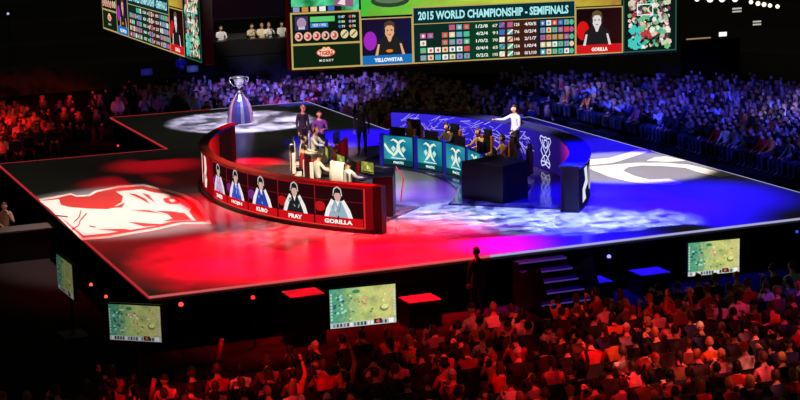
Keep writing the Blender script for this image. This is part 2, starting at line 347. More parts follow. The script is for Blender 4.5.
def display_face(fn, bw, seed, HT):
    a = Art(fn); r = rnd(seed); W = 10.2
    a.rect(0, 0, W, HT, c(10, 12, 12), 0)
    a.field(.04, 1.42, 1.75, HT, 14, 14, teal, 1)                     # side view, upper left
    a.rect(.04, 1.42, 1.3, 1.56, c(20, 24, 26), 2)
    for k in range(5): a.rect(.08+k*.22, 1.43, .24+k*.22, 1.55, r.choice(ICON), 3)
    a.poly([(1.1, 1.56), (1.6, 1.5), (1.62, 1.9), (1.2, 1.85)], c(150, 90, 130), 3); a.poly([(1.2, 1.6), (1.4, 1.55), (1.4, 1.8)], c(240, 220, 220), 4)
    a.rect(.03, 0, 1.77, 1.4, c(14, 26, 16), 1); a.frame(.0, .6, 1.79, 1.42, .045, GOLD, 3); a.frame(.0, 0, 1.79, .64, .045, GOLD, 3); a.rect(.05, .05, 1.74, .6, DKG, 2)
    a.rect(.12, .98, .44, 1.32, c(60, 50, 90), 4); a.ell(.28, 1.16, .12, .13, c(170, 140, 170), 5); a.rect(.2, 1.0, .36, 1.07, c(200, 200, 220), 5)
    a.rect(.5, 1.17, 1.12, 1.3, c(90, 200, 110), 4); a.rect(.5, 1.03, .95, 1.14, c(60, 130, 200), 4); a.text('1820 / 1902', .56, 1.055, .34, .07, c(210, 230, 240), 5)
    for k in range(3):
        for q in range(2): a.ell(1.24+q*.27, 1.27-k*.12, .035, .035, r.choice(ICON), 5); a.text(str(r.randint(10, 99)), 1.29+q*.27, 1.24-k*.12, .09, .06, c(220, 220, 210), 5)
    for k in range(5): a.ell(.2+.225*k, .82, .1, .11, c(232, 180, 160), 4); a.ell(.2+.225*k, .82, .06, .07, [c(150, 40, 44), c(190, 60, 50), c(180, 30, 40), c(30, 30, 30), c(190, 70, 60)][k], 5); a.rect(.15+.225*k, .8, .2+.225*k, .87, c(236, 200, 190), 6)
    for k in range(2): a.ell(1.36+.23*k, .84, .1, .11, c(228, 210, 160), 4); a.line(1.3+.23*k, .78, 1.42+.23*k, .9, .04, c(130, 110, 70), 5)
    a.ell(.87, .4, .24, .11, c(225, 110, 70), 4); a.ell(.87, .4, .21, .09, c(250, 225, 200), 5); a.text('TIGERS', .69, .33, .36, .12, c(205, 40, 36), 6, .05)
    a.ell(.83, .5, .05, .04, c(250, 190, 120), 6); a.ell(.93, .5, .05, .04, c(250, 190, 120), 6); a.text('M O N E Y', .7, .17, .36, .06, c(230, 230, 220), 4)
    # main view
    a.field(1.8, 1.25, 8.68, HT, 60, 20, gameplay, 1)
    a.ell(2.55, 1.62, .5, .17, c(44, 66, 44), 3); a.ell(2.55, 1.66, .4, .11, c(96, 120, 88), 4); a.ell(5.9, 1.75, .3, .12, c(40, 110, 90), 3); a.ell(4.6, 1.6, .35, .06, c(210, 220, 120), 3)
    # portrait, left
    bust(a, 1.84, .26, 3.06, 1.18, c(34, 32, 30), c(226, 170, 130), c(80, 60, 44), c(26, 16, 44), c(20, 22, 60), c(160, 40, 190), .55)
    a.ell(2.5, .36, .09, .04, c(230, 130, 40), 8)
    a.rect(1.8, .03, 3.09, .26, c(24, 110, 186), 3); a.text('YELLOWSTAR', 2.1, .09, .74, .1, c(240, 246, 250), 5, .05); a.frame(1.77, .0, 3.11, 1.2, .03, GOLD, 6)
    # scoreboard
    a.rect(3.13, .02, 7.42, 1.42, c(10, 30, 32), 2); a.rect(3.13, 1.0, 7.42, 1.4, c(6, 44, 50), 3)
    a.text('2015 WORLD CHAMPIONSHIP - SEMIFINALS', 3.26, 1.09, 3.98, .22, c(170, 236, 240), 5, .035)
    a.rect(3.13, .02, 5.4, .99, c(12, 42, 34), 3); a.rect(5.4, .02, 6.4, .99, c(64, 30, 22), 3); a.rect(4.6, .02, 5.35, .99, c(14, 62, 36), 3); a.rect(6.25, .02, 7.42, .99, c(14, 34, 44), 3)
    sc_l = ['1/2/8', '4/2/4', '1/0/2', '0/4/4', '0/2/2']; sc_r = ['4/0/5', '0/2/4', '2/1/7', '1/0/4', '0/1/10']
    for row in range(5):
        y = .87-.185*row
        for k in range(7):
            if r.random() < (.8 if row else .1) or k > 3:
                x = 3.3+.19*k; a.rect(x, y-.06, x+.15, y+.07, r.choice(ICON), 5); a.ell(x+.08, y, .035, .04, r.choice(ICON), 6)
        a.text(sc_l[row], 4.76, y-.04, .32, .085, c(224, 236, 226), 5)
        a.text(str(r.randint(60, 210)), 5.2, y-.04, .14, .08, c(230, 226, 200), 5); a.text(str(r.randint(60, 210)), 5.78, y-.04, .14, .08, c(230, 226, 200), 5)
        for x in (5.38, 5.6): a.rect(x, y-.06, x+.14, y+.07, r.choice(ICON), 5); a.line(x, y-.05, x+.14, y+.06, .04, r.choice(ICON), 6)
        a.text(sc_r[row], 6.05, y-.04, .32, .085, c(236, 226, 226), 5)
        for k in range(5): x = 6.48+.16*k; a.rect(x, y-.06, x+.13, y+.07, r.choice(ICON), 5); a.ell(x+.06, y, .03, .04, r.choice(ICON), 6)
        a.ell(7.32, y, .06, .07, r.choice(ICON), 5)
    a.frame(3.11, 0, 7.43, 1.43, .03, GOLD, 6); a.rect(3.13, .985, 7.42, 1.005, GOLD, 6)
    # portrait, right
    bust(a, 7.46, .24, 8.68, 1.2, c(30, 28, 30), c(222, 214, 210), c(96, 80, 50), c(24, 8, 10), c(40, 12, 14), c(216, 20, 24), .45)
    a.rect(7.44, .02, 8.7, .26, c(206, 24, 30), 3); a.text('GORILLA', 7.86, .08, .44, .1, c(250, 240, 236), 5, .05); a.frame(7.42, 0, 8.72, 1.22, .03, GOLD, 6)
    # small map
    a.rect(8.74, 0, W, HT, c(12, 26, 22), 1); Cs = [c(60, 180, 160), c(240, 236, 220), c(190, 60, 60), c(30, 70, 40), c(230, 200, 190), c(120, 60, 90), c(20, 24, 22), c(110, 190, 130), c(210, 210, 170)]
    for k in range(900):
        x = r.uniform(8.9, 10.0); y = r.uniform(.12, HT-.1); s_ = r.uniform(.03, .09)
        col = c(70, 200, 190) if (x < 9.25 and y < .65 and r.random() < .8) else r.choice(Cs)
        a.poly([(x+s_*math.cos(t+k), y+s_*math.sin(t+k)) for t in (0, 1.3, 2.7, 4.1, 5.2)], col, 2+k % 4)
    a.frame(9.1, .95, 9.55, 1.25, .025, c(250, 250, 250), 8); a.frame(8.72, 0, W, HT, .035, c(40, 90, 76), 7)
    return a
disp = thing('hanging_display', 'big cube of video screens hanging above the stage showing the semifinals scoreboard', 'screen', (0, 46.5, 6.0))
def face_fn(A, B, z0=0.0):
    A = Vector((A[0], A[1], z0)); B = Vector((B[0], B[1], z0)); t = (B-A); wd = t.length; t = t/wd; n = t.cross(Vector((0, 0, 1)))
    k = wd/10.2
    return (lambda u, v, L: A+t*(u*k)+Vector((0, 0, v*(1+(k-1)*.3)))+n*(L+.01)), wd
HT = 3.2
faces = [((-5.51, 40.49-46.5), (4.55, 38.83-46.5)), ((-7, 54.58-46.5), (-7, 43.26-46.5)), ((6.3, 42-46.5), (6.3, 53-46.5)), ((4.5, 55.5-46.5), (-5.5, 56.2-46.5))]
for k, (A, B) in enumerate(faces):
    f_, wd = face_fn(A, B); a = display_face(f_, wd, 3+k, HT)
    mid = ((A[0]+B[0])/2, (A[1]+B[1])/2); ang = math.atan2(B[1]-A[1], B[0]-A[0])
    nx, ny = math.sin(ang), -math.cos(ang)
    hs = MB().box((mid[0]-nx*.16, mid[1]-ny*.16, HT/2), (wd+.12, .3, HT+.1), ang, bevel=.02).build('screen_housing', BLACK, disp)
    a.build('picture', SCREEN, hs)
b = MB()
for x, y in ((-5.3, -5), (4.4, -6.3), (5.9, 6.4), (-6, 8)): b.cyl((x, y, HT), (x, y, HT+5), .04); 
b.box((-.3, .8, HT+5), (12, .3, .3)); b.box((-.3, .8, HT+5), (.3, 15, .3)); b.build('rigging', STEEL, disp)

# ------------------------------------------------------------------ player pods
def curved_fn(cx, cy, rad, a0, sgn, out=1):
    return lambda u, v, L: (cx+(rad+out*L)*math.cos(a0+sgn*u/rad), cy+(rad+out*L)*math.sin(a0+sgn*u/rad), v)
ZR = 1.3; TL = 2*R(42.5)*9.5
podr = thing('player_booth', 'curved red booth wall on the left with glowing player portraits', 'booth', (-4.5, 48.2, S))
pcx, pcy = 4.07+4.5, 0.0
RIMR = mat('dark_red_rim', c(104, 40, 34), .3); RIMB = mat('dark_blue_rim', c(50, 52, 130), .45)
wr = MB().arc(pcx, pcy, 9.34, 9.46, R(137.5), R(222.5), 0.0, ZR-.06, 48).build('curved_wall', REDPAINT, podr)
MB().arc(pcx, pcy, 9.24, 9.54, R(137.2), R(222.8), ZR-.06, ZR, 48).build('top_rail', RIMR, podr)
MB().arc(pcx, pcy, 9.46, 9.6, R(137.3), R(223.0), 0, .1, 48).build('plinth', BLACK, podr)
MB().box((pcx-9.42*math.cos(R(43.4)), pcy-9.42*math.sin(R(43.4)), ZR/2), (.26, .26, ZR), R(40)).build('end_post', BLACK, podr)
f_ = curved_fn(pcx, pcy, 9.47, R(137.5), 1)
a = Art(f_); a.rect(0, .1, TL, ZR-.06, c(120, 6, 14), 0, 50)
def redwall(i, j): return mixc(c(210, 16, 26), c(120, 4, 14), i+.25*math.sin(i*30+j*4))
a.field(0, .1, 7.0, ZR-.06, 30, 4, redwall, 1)
def tile(x): 
    a.rect(x, .1, x+.9, ZR-.06, c(160, 8, 16), 2, 3)
for x, w_ in ((4.75, .35), (5.55, .5)):                             # tall pale team marks
    a.poly([(x, .2), (x+w_*.7, .22), (x+w_, .5), (x+w_*.7, .6), (x+w_, .85), (x+w_*.8, 1.15), (x+w_*.1, 1.2), (x+w_*.2, .8), (x, .6)], c(250, 226, 210), 3)
    a.poly([(x+w_*.3, .45), (x+w_*.55, .5), (x+w_*.5, .62), (x+w_*.3, .6)], c(190, 20, 26), 4)
names = ['SMEB', 'HOJIN', 'KURO', 'PRAY', 'GORILLA']; xs = [6.85, 8.05, 9.35, 10.75, 12.15, 13.75]
cl = [(c(190, 150, 200), c(232, 210, 214)), (c(50, 80, 190), c(240, 220, 220)), (c(40, 64, 170), c(244, 230, 226)), (c(28, 34, 34), c(240, 232, 228)), (c(150, 176, 190), c(244, 238, 236))]
for k in range(5):
    x0, x1 = xs[k], xs[k+1]; w_ = x1-x0
    a.rect(x0, .1, x1, ZR-.1, c(38, 8, 12), 2, 4); a.rect(x0+.03, .12, x1-.03, .36, c(206, 14, 24), 3, 3)
    a.rect(x0+.02, .4, x0+.05, ZR-.1, c(150, 24, 28), 4); a.rect(x0+.05, .8, x1, .82, c(110, 20, 24), 3, 3)
    a.ell(x0+.2, .62, .18, .14, c(190, 22, 26) if k > 2 else c(110, 40, 130), 3)
    cx = x0+w_*.5; sh, wh = cl[k]
    a.poly([(cx-.42, .36), (cx-.36, .55), (cx-.2, .82), (cx+.2, .82), (cx+.36, .55), (cx+.44, .36)], sh, 5)
    a.poly([(cx-.45, .36), (cx-.38, .58), (cx-.2, .86), (cx-.12, .8), (cx-.26, .5), (cx-.31, .36)], wh, 6); a.poly([(cx+.47, .36), (cx+.39, .58), (cx+.2, .86), (cx+.12, .8), (cx+.27, .5), (cx+.33, .36)], wh, 6)
    a.poly([(cx-.07, .84), (cx+.07, .84), (cx, .66)], wh, 7)
    rf = rnd(40+k)
    for q in range(9): fx = cx+rf.uniform(-.24, .2); fy = rf.uniform(.4, .7); a.line(fx, fy, fx+rf.uniform(-.06, .06), fy+rf.uniform(.05, .16), .03, mixc(sh, rf.choice([c(250, 250, 250), c(20, 20, 30)]), .45), 6)
    a.ell(cx, .95, .11, .15, c(214, 168, 150), 7); a.poly([(cx-.14, .94), (cx-.12, 1.1), (cx, 1.17), (cx+.12, 1.1), (cx+.14, .94), (cx+.06, 1.03), (cx-.06, 1.03)], c(36, 26, 26), 8)
    a.path([(cx-.14, .95), (cx-.11, 1.13), (cx, 1.2), (cx+.11, 1.13), (cx+.14, .95)], .035, c(200, 196, 196), 9); a.ell(cx-.14, .95, .035, .06, c(30, 30, 30), 9); a.ell(cx+.14, .95, .035, .06, c(30, 30, 30), 9)
    tw = .13*len(names[k]); a.text(names[k], cx-tw/2, .18, tw, .12, c(252, 240, 238), 6, .05)
a.rect(xs[5], .1, xs[5]+.05, ZR-.1, c(220, 40, 40), 4); a.rect(6.85, ZR-.12, xs[5], ZR-.09, c(150, 20, 26), 5, 20); a.rect(6.85, .1, xs[5], .13, c(240, 60, 50), 5, 20)
a.build('portrait_screen', SCREEN, podr)
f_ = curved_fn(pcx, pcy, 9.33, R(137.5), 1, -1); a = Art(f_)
def inr(i, j): return mixc(mixc(c(60, 4, 10), c(228, 18, 26), math.exp(-((i-.24)/.10)**2)*1.3), c(40, 4, 8), abs(j-.5)*.6)  # red light on the inner wall, put into an emissive colour band
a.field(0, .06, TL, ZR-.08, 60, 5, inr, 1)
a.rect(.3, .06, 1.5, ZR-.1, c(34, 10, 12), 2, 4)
a.build('inner_wall_glow', SCREEN, podr)
PODF = mat('pod_floor_gloss', c(54, 44, 100), .1, var=.05)
MB().arc(pcx, pcy, 6.0, 9.3, R(141), R(220), .004, .05, 40).build('booth_floor', mat('left_booth_floor', c(120, 84, 90), .25), podr)

podb = thing('player_booth', 'curved blue booth wall on the right with a glowing trophy emblem inside', 'booth', (4.5, 48.2, S))
bcx = -pcx
MB().arc(bcx, 0, 9.34, 9.8, R(-42.5), R(42.5), 0, ZR-.06, 48).build('curved_wall', mat('dark_blue_wall', c(20, 20, 70), .35), podb)
MB().arc(bcx, 0, 9.22, 9.85, R(-42.8), R(42.8), ZR-.06, ZR, 48).build('top_rail', RIMB, podb)
ep = MB().arc(bcx, 0, 9.28, 9.8, R(-43.0), R(-42.4), 0, ZR, 3).build('end_post', BLACK, podb)
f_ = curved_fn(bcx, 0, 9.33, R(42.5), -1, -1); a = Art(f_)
def inb(i, j):  # violet and magenta light on the wall, its falloff put into the emissive colour
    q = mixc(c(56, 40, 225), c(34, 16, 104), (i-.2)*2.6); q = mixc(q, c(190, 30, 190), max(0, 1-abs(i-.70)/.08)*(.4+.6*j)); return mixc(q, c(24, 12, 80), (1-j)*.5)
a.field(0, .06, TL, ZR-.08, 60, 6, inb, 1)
r = rnd(12)
for k in range(110):                                                # web of pale lines on the far half
    x = r.uniform(.2, 6.2); y = r.uniform(.5, 1.1); t = r.uniform(-1, 1); l = r.uniform(.2, .6)
    a.line(x, y, x+l*math.cos(t), min(1.2, max(.1, y+l*math.sin(t))), .022, mixc(c(110, 90, 250), c(190, 180, 255), r.random()), 2)
ex = 9.33*R(42.5+3.5); E_ = c(214, 216, 255)                                # trophy emblem in light lines
def em(pts, w_=.042): a.path([(ex+x*1.75, .16+y*1.06) for x, y in pts], w_, E_, 4)
em([(-.2, .9), (-.24, .8), (-.13, .62), (-.2, .45), (-.1, .3), (-.2, .12), (-.16, 0), (0, .08), (.16, 0), (.2, .12), (.1, .3), (.2, .45), (.13, .62), (.24, .8), (.2, .9)])
em([(-.2, .9), (-.06, .86), (0, .9), (.06, .86), (.2, .9)]); em([(-.14, .8), (-.08, .52), (0, .4), (.08, .52), (.14, .8)]); em([(-.06, .8), (-.08, .64), (0, .55), (.08, .64), (.06, .8), (-.06, .8)])
em([(-.1, .3), (0, .36), (.1, .3), (.04, .2), (0, .12), (-.04, .2), (-.1, .3)]); em([(-.2, .12), (-.06, .16), (0, .08)]); em([(.2, .12), (.06, .16), (0, .08)])
a.build('inner_wall_glow', SCREEN, podb)
f_ = curved_fn(bcx, 0, 9.81, R(-42.5), 1); a = Art(f_)
a.rect(0, .05, TL, ZR-.08, c(14, 14, 60), 0, 40)
for k in range(7):
    x = .35+2.1*k
    a.poly([(x, .2), (x+.5, .24), (x+.35, .5), (x+.9, .62), (x+.7, 1.15), (x+.2, 1.15), (x+.4, .8), (x-.02, .6)], c(226, 226, 240), 2); a.ell(x+1.3, .7, .22, .36, c(200, 205, 240), 2); a.ell(x+1.3, .7, .1, .2, c(14, 14, 60), 3)
a.build('outer_screen', SCREEN, podb)
MB().arc(bcx, 0, 5.9, 9.3, R(-41), R(40), .004, .05, 40).build('booth_floor', PODF, podb)

# desks: five glowing front panels, worktop, big end box
STAS = {'blue': [33, 21, 9, -3, -15], 'red': [40, 26, 12, -3, -17.5]}
def desk(side):
    m_ = 1 if side == 'blue' else -1
    lab = 'long curved desk whose front panels glow teal with pale emblems' if m_ > 0 else 'dark curved desk of the left booth with a red light line on its end'
    d = thing('player_desk', lab, 'desk', (m_*1.9, 47.4, S))
    cx = m_*(-4.07)-m_*1.9; F0 = 6.45 if m_ > 0 else 5.55; E0 = 0 if m_ > 0 else 4
    def ang(deg): return R(deg) if m_ > 0 else PI-R(deg)
    for k in range(5):
        a0, a1 = 36.6+E0-12.3*k, 36.6+E0-12.3*(k+1)
        p = MB().arc(cx, 0, F0, F0+.08, min(ang(a0-.9), ang(a1+.9)), max(ang(a0-.9), ang(a1+.9)), .05, 1.05, 6).build('front_panel', PLASTIC, d)
        t0 = ang(a0-1.0) if m_ > 0 else ang(a1+1.0); L = R(10.3)*F0
        a = Art(lambda u, v, l, t0=t0: (cx+(F0-.01-l)*math.cos(t0-u/F0), (F0-.01-l)*math.sin(t0-u/F0), v))
        if m_ > 0:
            a.field(0, .08, L, 1.03, 10, 10, lambda i, j: mixc(mixc(c(0, 110, 150), c(60, 190, 205), .5+.5*math.sin(i*5+j*3)), c(6, 60, 90), abs(i-.5)*1.1+(.3 if j < .2 else 0)), 1)
            a.rect(0, .08, L, .26, c(10, 60, 66), 2, 4); a.text('FNATIC', L*.32, .13, L*.36, .08, c(225, 250, 250), 4, .05)
            m0 = L/2; Wt = c(226, 240, 214)
            a.poly([(m0-.32, .86), (m0-.2, .95), (m0-.05, .9), (m0, .84), (m0+.05, .9), (m0+.2, .95), (m0+.32, .86), (m0+.18, .88), (m0+.07, .8), (m0-.07, .8), (m0-.18, .88)], Wt, 4)
            a.poly([(m0-.05, .82), (m0+.05, .82), (m0+.08, .6), (m0+.26, .34), (m0+.12, .4), (m0, .52), (m0-.12, .4), (m0-.26, .34), (m0-.08, .6)], Wt, 5)
            a.poly([(m0-.3, .62), (m0-.2, .5), (m0-.1, .62), (m0-.2, .72)], c(190, 230, 220), 4); a.poly([(m0+.3, .62), (m0+.2, .5), (m0+.1, .62), (m0+.2, .72)], c(190, 230, 220), 4); a.rect(m0-.3, .3, m0+.3, .33, Wt, 4)
            if k == 0: a.poly([(.05, .8), (.2, .6), (.45, .42), (.42, .36), (.16, .5), (.02, .7)], Wt, 6)
        else: a.field(0, .08, L, 1.03, 6, 6, lambda i, j: mixc(c(110, 8, 14), c(50, 4, 8), abs(i-.5)*2), 1)
        a.build('panel_screen', SCREEN, p)
        q = a0-.1
        MB().box((cx+(F0+.05)*math.cos(ang(q)), (F0+.05)*math.sin(ang(q)), .54), (.12, .14, 1.08), ang(q)).build('divider', mat('blue_divider', c(20, 40, 150), .4, emit=c(10, 20, 150), es=.5) if m_ > 0 else REDPAINT, d)
    MB().arc(cx, 0, F0+.05, F0+.85, min(ang(38+E0), ang(-24)), max(ang(38+E0), ang(-24)), .70, .75, 24).build('worktop', mat('desk_top', c(60, 54, 50), .4), d)
    for q in (37, 12, -12): MB().box((cx+(F0+.75)*math.cos(ang(q)), (F0+.75)*math.sin(ang(q)), .37), (.06, .06, .66), ang(q)).build('leg', BLACK, d)
    pts = [(1.04, 44.81), (1.69, 43.43), (2.75, 43.95), (2.45, 45.25)]
    if m_ < 0: pts = [(-x, y) for x, y in ((1.04, 44.81), (1.69, 43.43), (2.2, 43.65), (1.58, 44.95))]
    pts = [(x-m_*1.9, y-47.4) for x, y in pts]
    MB().prism(pts, 0.0, 1.15).build('end_box', mat('black_gloss_laminate', c(14, 13, 16), .35), d)
    if m_ < 0:
        MB().tube([(-.98+1.9, 44.6-47.4, .2), (-.9+1.9-.0, 44.55-47.4, .9), (-1.0+1.9, 44.86-47.4, 1.17)], .018).build('light_line', REDGLOW, d)
    return d
desk('blue'); desk('red')

# ------------------------------------------------------------------ people
HAIRC = {'black': c(18, 15, 15), 'dark brown': c(44, 28, 20), 'brown': c(84, 54, 34), 'fair': c(170, 130, 80)}
def joints(pose):
    sit = pose.startswith('sit')
    if sit:
        J = dict(pel=(0, -.02, .56), ab=(0, -.01, .72), ch=(0, .03, .94), nb=(0, .02, 1.07), nk=(0, .05, 1.13), hd=(0, .075, 1.245))
        for s, n in ((-1, 'l'), (1, 'r')):
            J['hip'+n] = (s*.10, .04, .54); J['kn'+n] = (s*.15, .45, .53); J['an'+n] = (s*.14, .42, .11); J['to'+n] = (s*.15, .58, .05)
            J['sh'+n] = (s*.18, .02, 1.01)
    else:
        J = dict(pel=(0, 0, .95), ab=(0, 0, 1.12), ch=(0, .01, 1.33), nb=(0, 0, 1.47), nk=(0, .02, 1.53), hd=(0, .04, 1.645))
        for s, n in ((-1, 'l'), (1, 'r')):
            J['hip'+n] = (s*.10, 0, .9); J['kn'+n] = (s*.11, .03, .5); J['an'+n] = (s*.12, -.02, .09); J['to'+n] = (s*.14, .14, .045)
            J['sh'+n] = (s*.19, 0, 1.42)
    arms = {
     'sit_rest': [((-.25, .10, .78), (-.13, .32, .66)), ((.25, .10, .78), (.12, .34, .66))],
     'sit_clap': [((-.25, .16, .82), (-.05, .34, 1.0)), ((.25, .16, .82), (.05, .35, 1.0))],
     'sit_phone': [((-.22, .20, .82), (-.07, .36, 1.08)), ((.22, .2, .82), (.07, .36, 1.08))],
     'sit_raise': [((-.26, .08, .78), (-.16, .32, .68)), ((.30, .10, 1.22), (.26, .16, 1.47))],
     'sit_cheer': [((-.32, .06, 1.2), (-.26, .12, 1.46)), ((.32, .06, 1.2), (.28, .12, 1.46))],
     'sit_chin': [((-.22, .22, .74), (-.06, .22, 1.05)), ((.25, .12, .78), (.08, .34, .66))],
     'sit_type': [((-.25, .18, .82), (-.13, .42, .80)), ((.25, .18, .82), (.19, .42, .80))],
     'stand_rest': [((-.25, -.01, 1.14), (-.24, .06, .88)), ((.25, -.01, 1.14), (.24, .06, .88))],
     'stand_hold': [((-.24, .06, 1.15), (-.08, .28, 1.18)), ((.24, .06, 1.15), (.07, .28, 1.14))],
     'stand_point': [((-.24, .02, 1.14), (-.16, .2, 1.0)), ((.28, .24, 1.3), (.3, .5, 1.34))]}[pose]
    for (e, w_), n in zip(arms, 'lr'): J['el'+n] = e; J['wr'+n] = w_
    if pose in ('sit_phone', 'sit_chin'): 
        J['hd'] = (0, .11, 1.235)
    return J
def skin_mesh(verts, edges, radii, roots, levels=1):
    me = bpy.data.meshes.new('skeleton'); me.from_pydata(verts, edges, []); o = bpy.data.objects.new('skeleton', me); C.objects.link(o)
    o.modifiers.new('skin', 'SKIN'); sv = me.skin_vertices[0].data
    for i, rr in enumerate(radii): sv[i].radius = rr if isinstance(rr, tuple) else (rr, rr); sv[i].use_root = i in roots
    if levels: s = o.modifiers.new('sub', 'SUBSURF'); s.levels = levels; s.render_levels = levels
    bpy.context.view_layer.update()
    out = bpy.data.meshes.new_from_object(o.evaluated_get(bpy.context.evaluated_depsgraph_get()))
    bpy.data.objects.remove(o); bpy.data.meshes.remove(me); return out
def head_shape(b, cen):
    b.m(SKIN); n0 = len(b.bm.verts); b.bm.verts.ensure_lookup_table()
    r = bmesh.ops.create_uvsphere(b.bm, u_segments=16, v_segments=12, radius=1)
    for v in r['verts']:
        x, y, z = v.co; t = max(0, -z)
        x *= .077*(1-.32*t*t); yy = .095*y*(1-.12*t)+(.008*t if y > 0 else -.0); z_ = .122*z
        if y > .75 and -.35 < z < .1 and abs(v.co.x) < .25: yy += .022          # nose
        if y > .5 and .1 < z < .35 and .2 < abs(v.co.x) < .6: yy -= .008         # eye sockets
        if y > .3 and z < -.75: yy += .012                                      # chin
        v.co = Vector((x, yy, z_))+Vector(cen)
    b._mark({f for q in r['verts'] for f in q.link_faces})
    for s in (-1, 1):
        b.m(SKIN); b.sph((cen[0]+s*.078, cen[1]-.005, cen[2]-.005), .03, (.35, .7, 1), 8, 6)
        b.m(EYE); b.sph((cen[0]+s*.030, cen[1]+.082, cen[2]+.018), .011, u=6, v=5)
    b.m(LIP); b.sph((cen[0], cen[1]+.088, cen[2]-.055), .02, (1.2, .4, .35), 8, 5)
def person_mesh(pose, long_sleeve=True):
    J = joints(pose); V = []; Ed = []; Ra = []; idx = {}
    def add(k, r_): idx[k] = len(V); V.append(J[k]); Ra.append(r_)
    add('pel', (.15, .12)); add('ab', (.135, .105)); add('ch', (.155, .115)); add('nb', (.085, .075)); add('nk', .055); J['ht'] = tuple(J['hd'][i]-(0, 0, .02)[i] for i in range(3)); add('ht', .05)
    for a_, b_ in (('pel', 'ab'), ('ab', 'ch'), ('ch', 'nb'), ('nb', 'nk'), ('nk', 'ht')): Ed.append((idx[a_], idx[b_]))
    for n in 'lr':
        add('sh'+n, .068); add('el'+n, .047); add('wr'+n, .03)
        Ed += [(idx['ch'], idx['sh'+n]), (idx['sh'+n], idx['el'+n]), (idx['el'+n], idx['wr'+n])]
        add('hip'+n, .095); add('kn'+n, .066); add('an'+n, .045); add('to'+n, .04)
        Ed += [(idx['pel'], idx['hip'+n]), (idx['hip'+n], idx['kn'+n]), (idx['kn'+n], idx['an'+n]), (idx['an'+n], idx['to'+n])]
    roots = {0}; lab = {}
    for n, s in (('l', -1), ('r', 1)):                                     # palm and five fingers
        e = Vector(J['el'+n]); w_ = Vector(J['wr'+n]); d = (w_-e).normalized(); side = d.cross(Vector((0, 0, 1)))
        if side.length < .2: side = Vector((0, 1, 0))
        side.normalize(); dn = side.cross(d).normalized()
        if dn.z > 0: dn = -dn
        k0 = len(V); V.append(tuple(w_)); Ra.append(.026); V.append(tuple(w_+d*.05)); Ra.append((.038, .016)); V.append(tuple(w_+d*.085)); Ra.append((.036, .014)); Ed += [(k0, k0+1), (k0+1, k0+2)]; roots.add(k0)
        for q, ln in ((-1.5, .05), (-.5, .062), (.5, .066), (1.5, .058)):
            b0 = w_+d*.08+side*(q*.018); k = len(V)
            V += [tuple(b0), tuple(b0+d*ln*.6+dn*.008), tuple(b0+d*ln+dn*.03)]; Ra += [.0095, .009, .0075]; Ed += [(k, k+1), (k+1, k+2)]; roots.add(k)
        th = w_+d*.03-side*(s*.03); k = len(V)
        V += [tuple(th), tuple(th-side*(s*.03)+d*.03), tuple(th-side*(s*.035)+d*.06+dn*.008)]; Ra += [.012, .011, .009]; Ed += [(k, k+1), (k+1, k+2)]; roots.add(k)
    me = skin_mesh(V, Ed, Ra, roots)
    me.materials.clear()
    for q in (SHIRT, SKIN, PANTS, SHOE): me.materials.append(q)
    seg = []
    for a_, b_, l in (('pel', 'ab', 2), ('ab', 'ch', 0), ('ch', 'nb', 0), ('nb', 'nk', 1), ('nk', 'ht', 1)): seg.append((Vector(J[a_]), Vector(J[b_]), l))
    for n in 'lr':
        for a_, b_, l in (('ch', 'sh', 0), ('sh', 'el', 0), ('el', 'wr', 0 if long_sleeve else 1), ('pel', 'hip', 2), ('hip', 'kn', 2), ('kn', 'an', 2), ('an', 'to', 3)):
            A = Vector(J[a_] if a_ in ('ch', 'pel') else J[a_+n]); B = Vector(J[b_+n]); 
            if a_ == 'el' and long_sleeve: seg.append((A, A.lerp(B, .9), 0))
            else: seg.append((A, B, l))
        w_ = Vector(J['wr'+n]); e = Vector(J['el'+n]); seg.append((w_, w_+(w_-e).normalized()*.18, 1))
    def near(p):
        best = (9, 0)
        for A, B, l in seg:
            t = max(0, min(1, (p-A).dot(B-A)/max(1e-9, (B-A).length_squared))); dd = (p-A.lerp(B, t)).length
            if l == 2 and A == Vector(J['pel']) and p.z > J['pel'][2]+.06: l = 0
            if dd < best[0]: best = (dd, l)
        return best[1]
    for f in me.polygons: f.material_index = near(f.center); f.use_smooth = True
    b = MB(); b.mats = [SHIRT, SKIN, PANTS, SHOE]; b.bm.from_mesh(me)
    head_shape(b, J['hd']); bpy.data.meshes.remove(me)
    out = bpy.data.meshes.new('person_'+pose); b.bm.to_mesh(out); b.bm.free()
    for q in b.mats: out.materials.append(q)
    for f in out.polygons: f.use_smooth = True
    return out, J
def hair_mesh(kind):
    b = MB(); b.m(HAIRM)
    r = bmesh.ops.create_uvsphere(b.bm, u_segments=16, v_segments=12, radius=1)
    for v in list(r['verts']):
        x, y, z = v.co
        v.co = (x*.087, y*.105-.004, z*.13+.006)
    def cut(v):
        x, y, z = v.co
        if kind == 'long': return (y > .035 and z < .055)
        if kind == 'cap': return z < .03
        return (y > .03 and z < .06) or z < -.045
    bmesh.ops.delete(b.bm, geom=[v for v in b.bm.verts if cut(v)], context='VERTS')
    if kind == 'long':
        for v in b.bm.verts:
            if v.co.z < -.02: v.co.z -= .10*(-v.co.z/.13); v.co.x *= 1.12; v.co.y -= .015
    if kind == 'bun': b.sph((0, -.115, .03), .042, u=10, v=8)
    if kind == 'tail': b.sph((0, -.13, -.03), .035, (1, 1, 2.6), u=10, v=8)
    if kind == 'cap': b.sph((0, .10, .035), .06, (1.1, 1.2, .14), u=12, v=6); b.sph((0, -.004, .138), .01, u=6, v=4)
    if kind == 'curly':
        q = rnd(4)
        for i in range(26):
            t, p = q.uniform(0, 2*PI), q.uniform(-.1, 1.5); x, y, z = math.cos(t)*math.cos(p), math.sin(t)*math.cos(p), math.sin(p)
            if y < .5 or z > .5: b.sph((x*.09, y*.105, z*.13), .028, u=6, v=5)
    me = b.mesh('hair_'+kind, True); return me
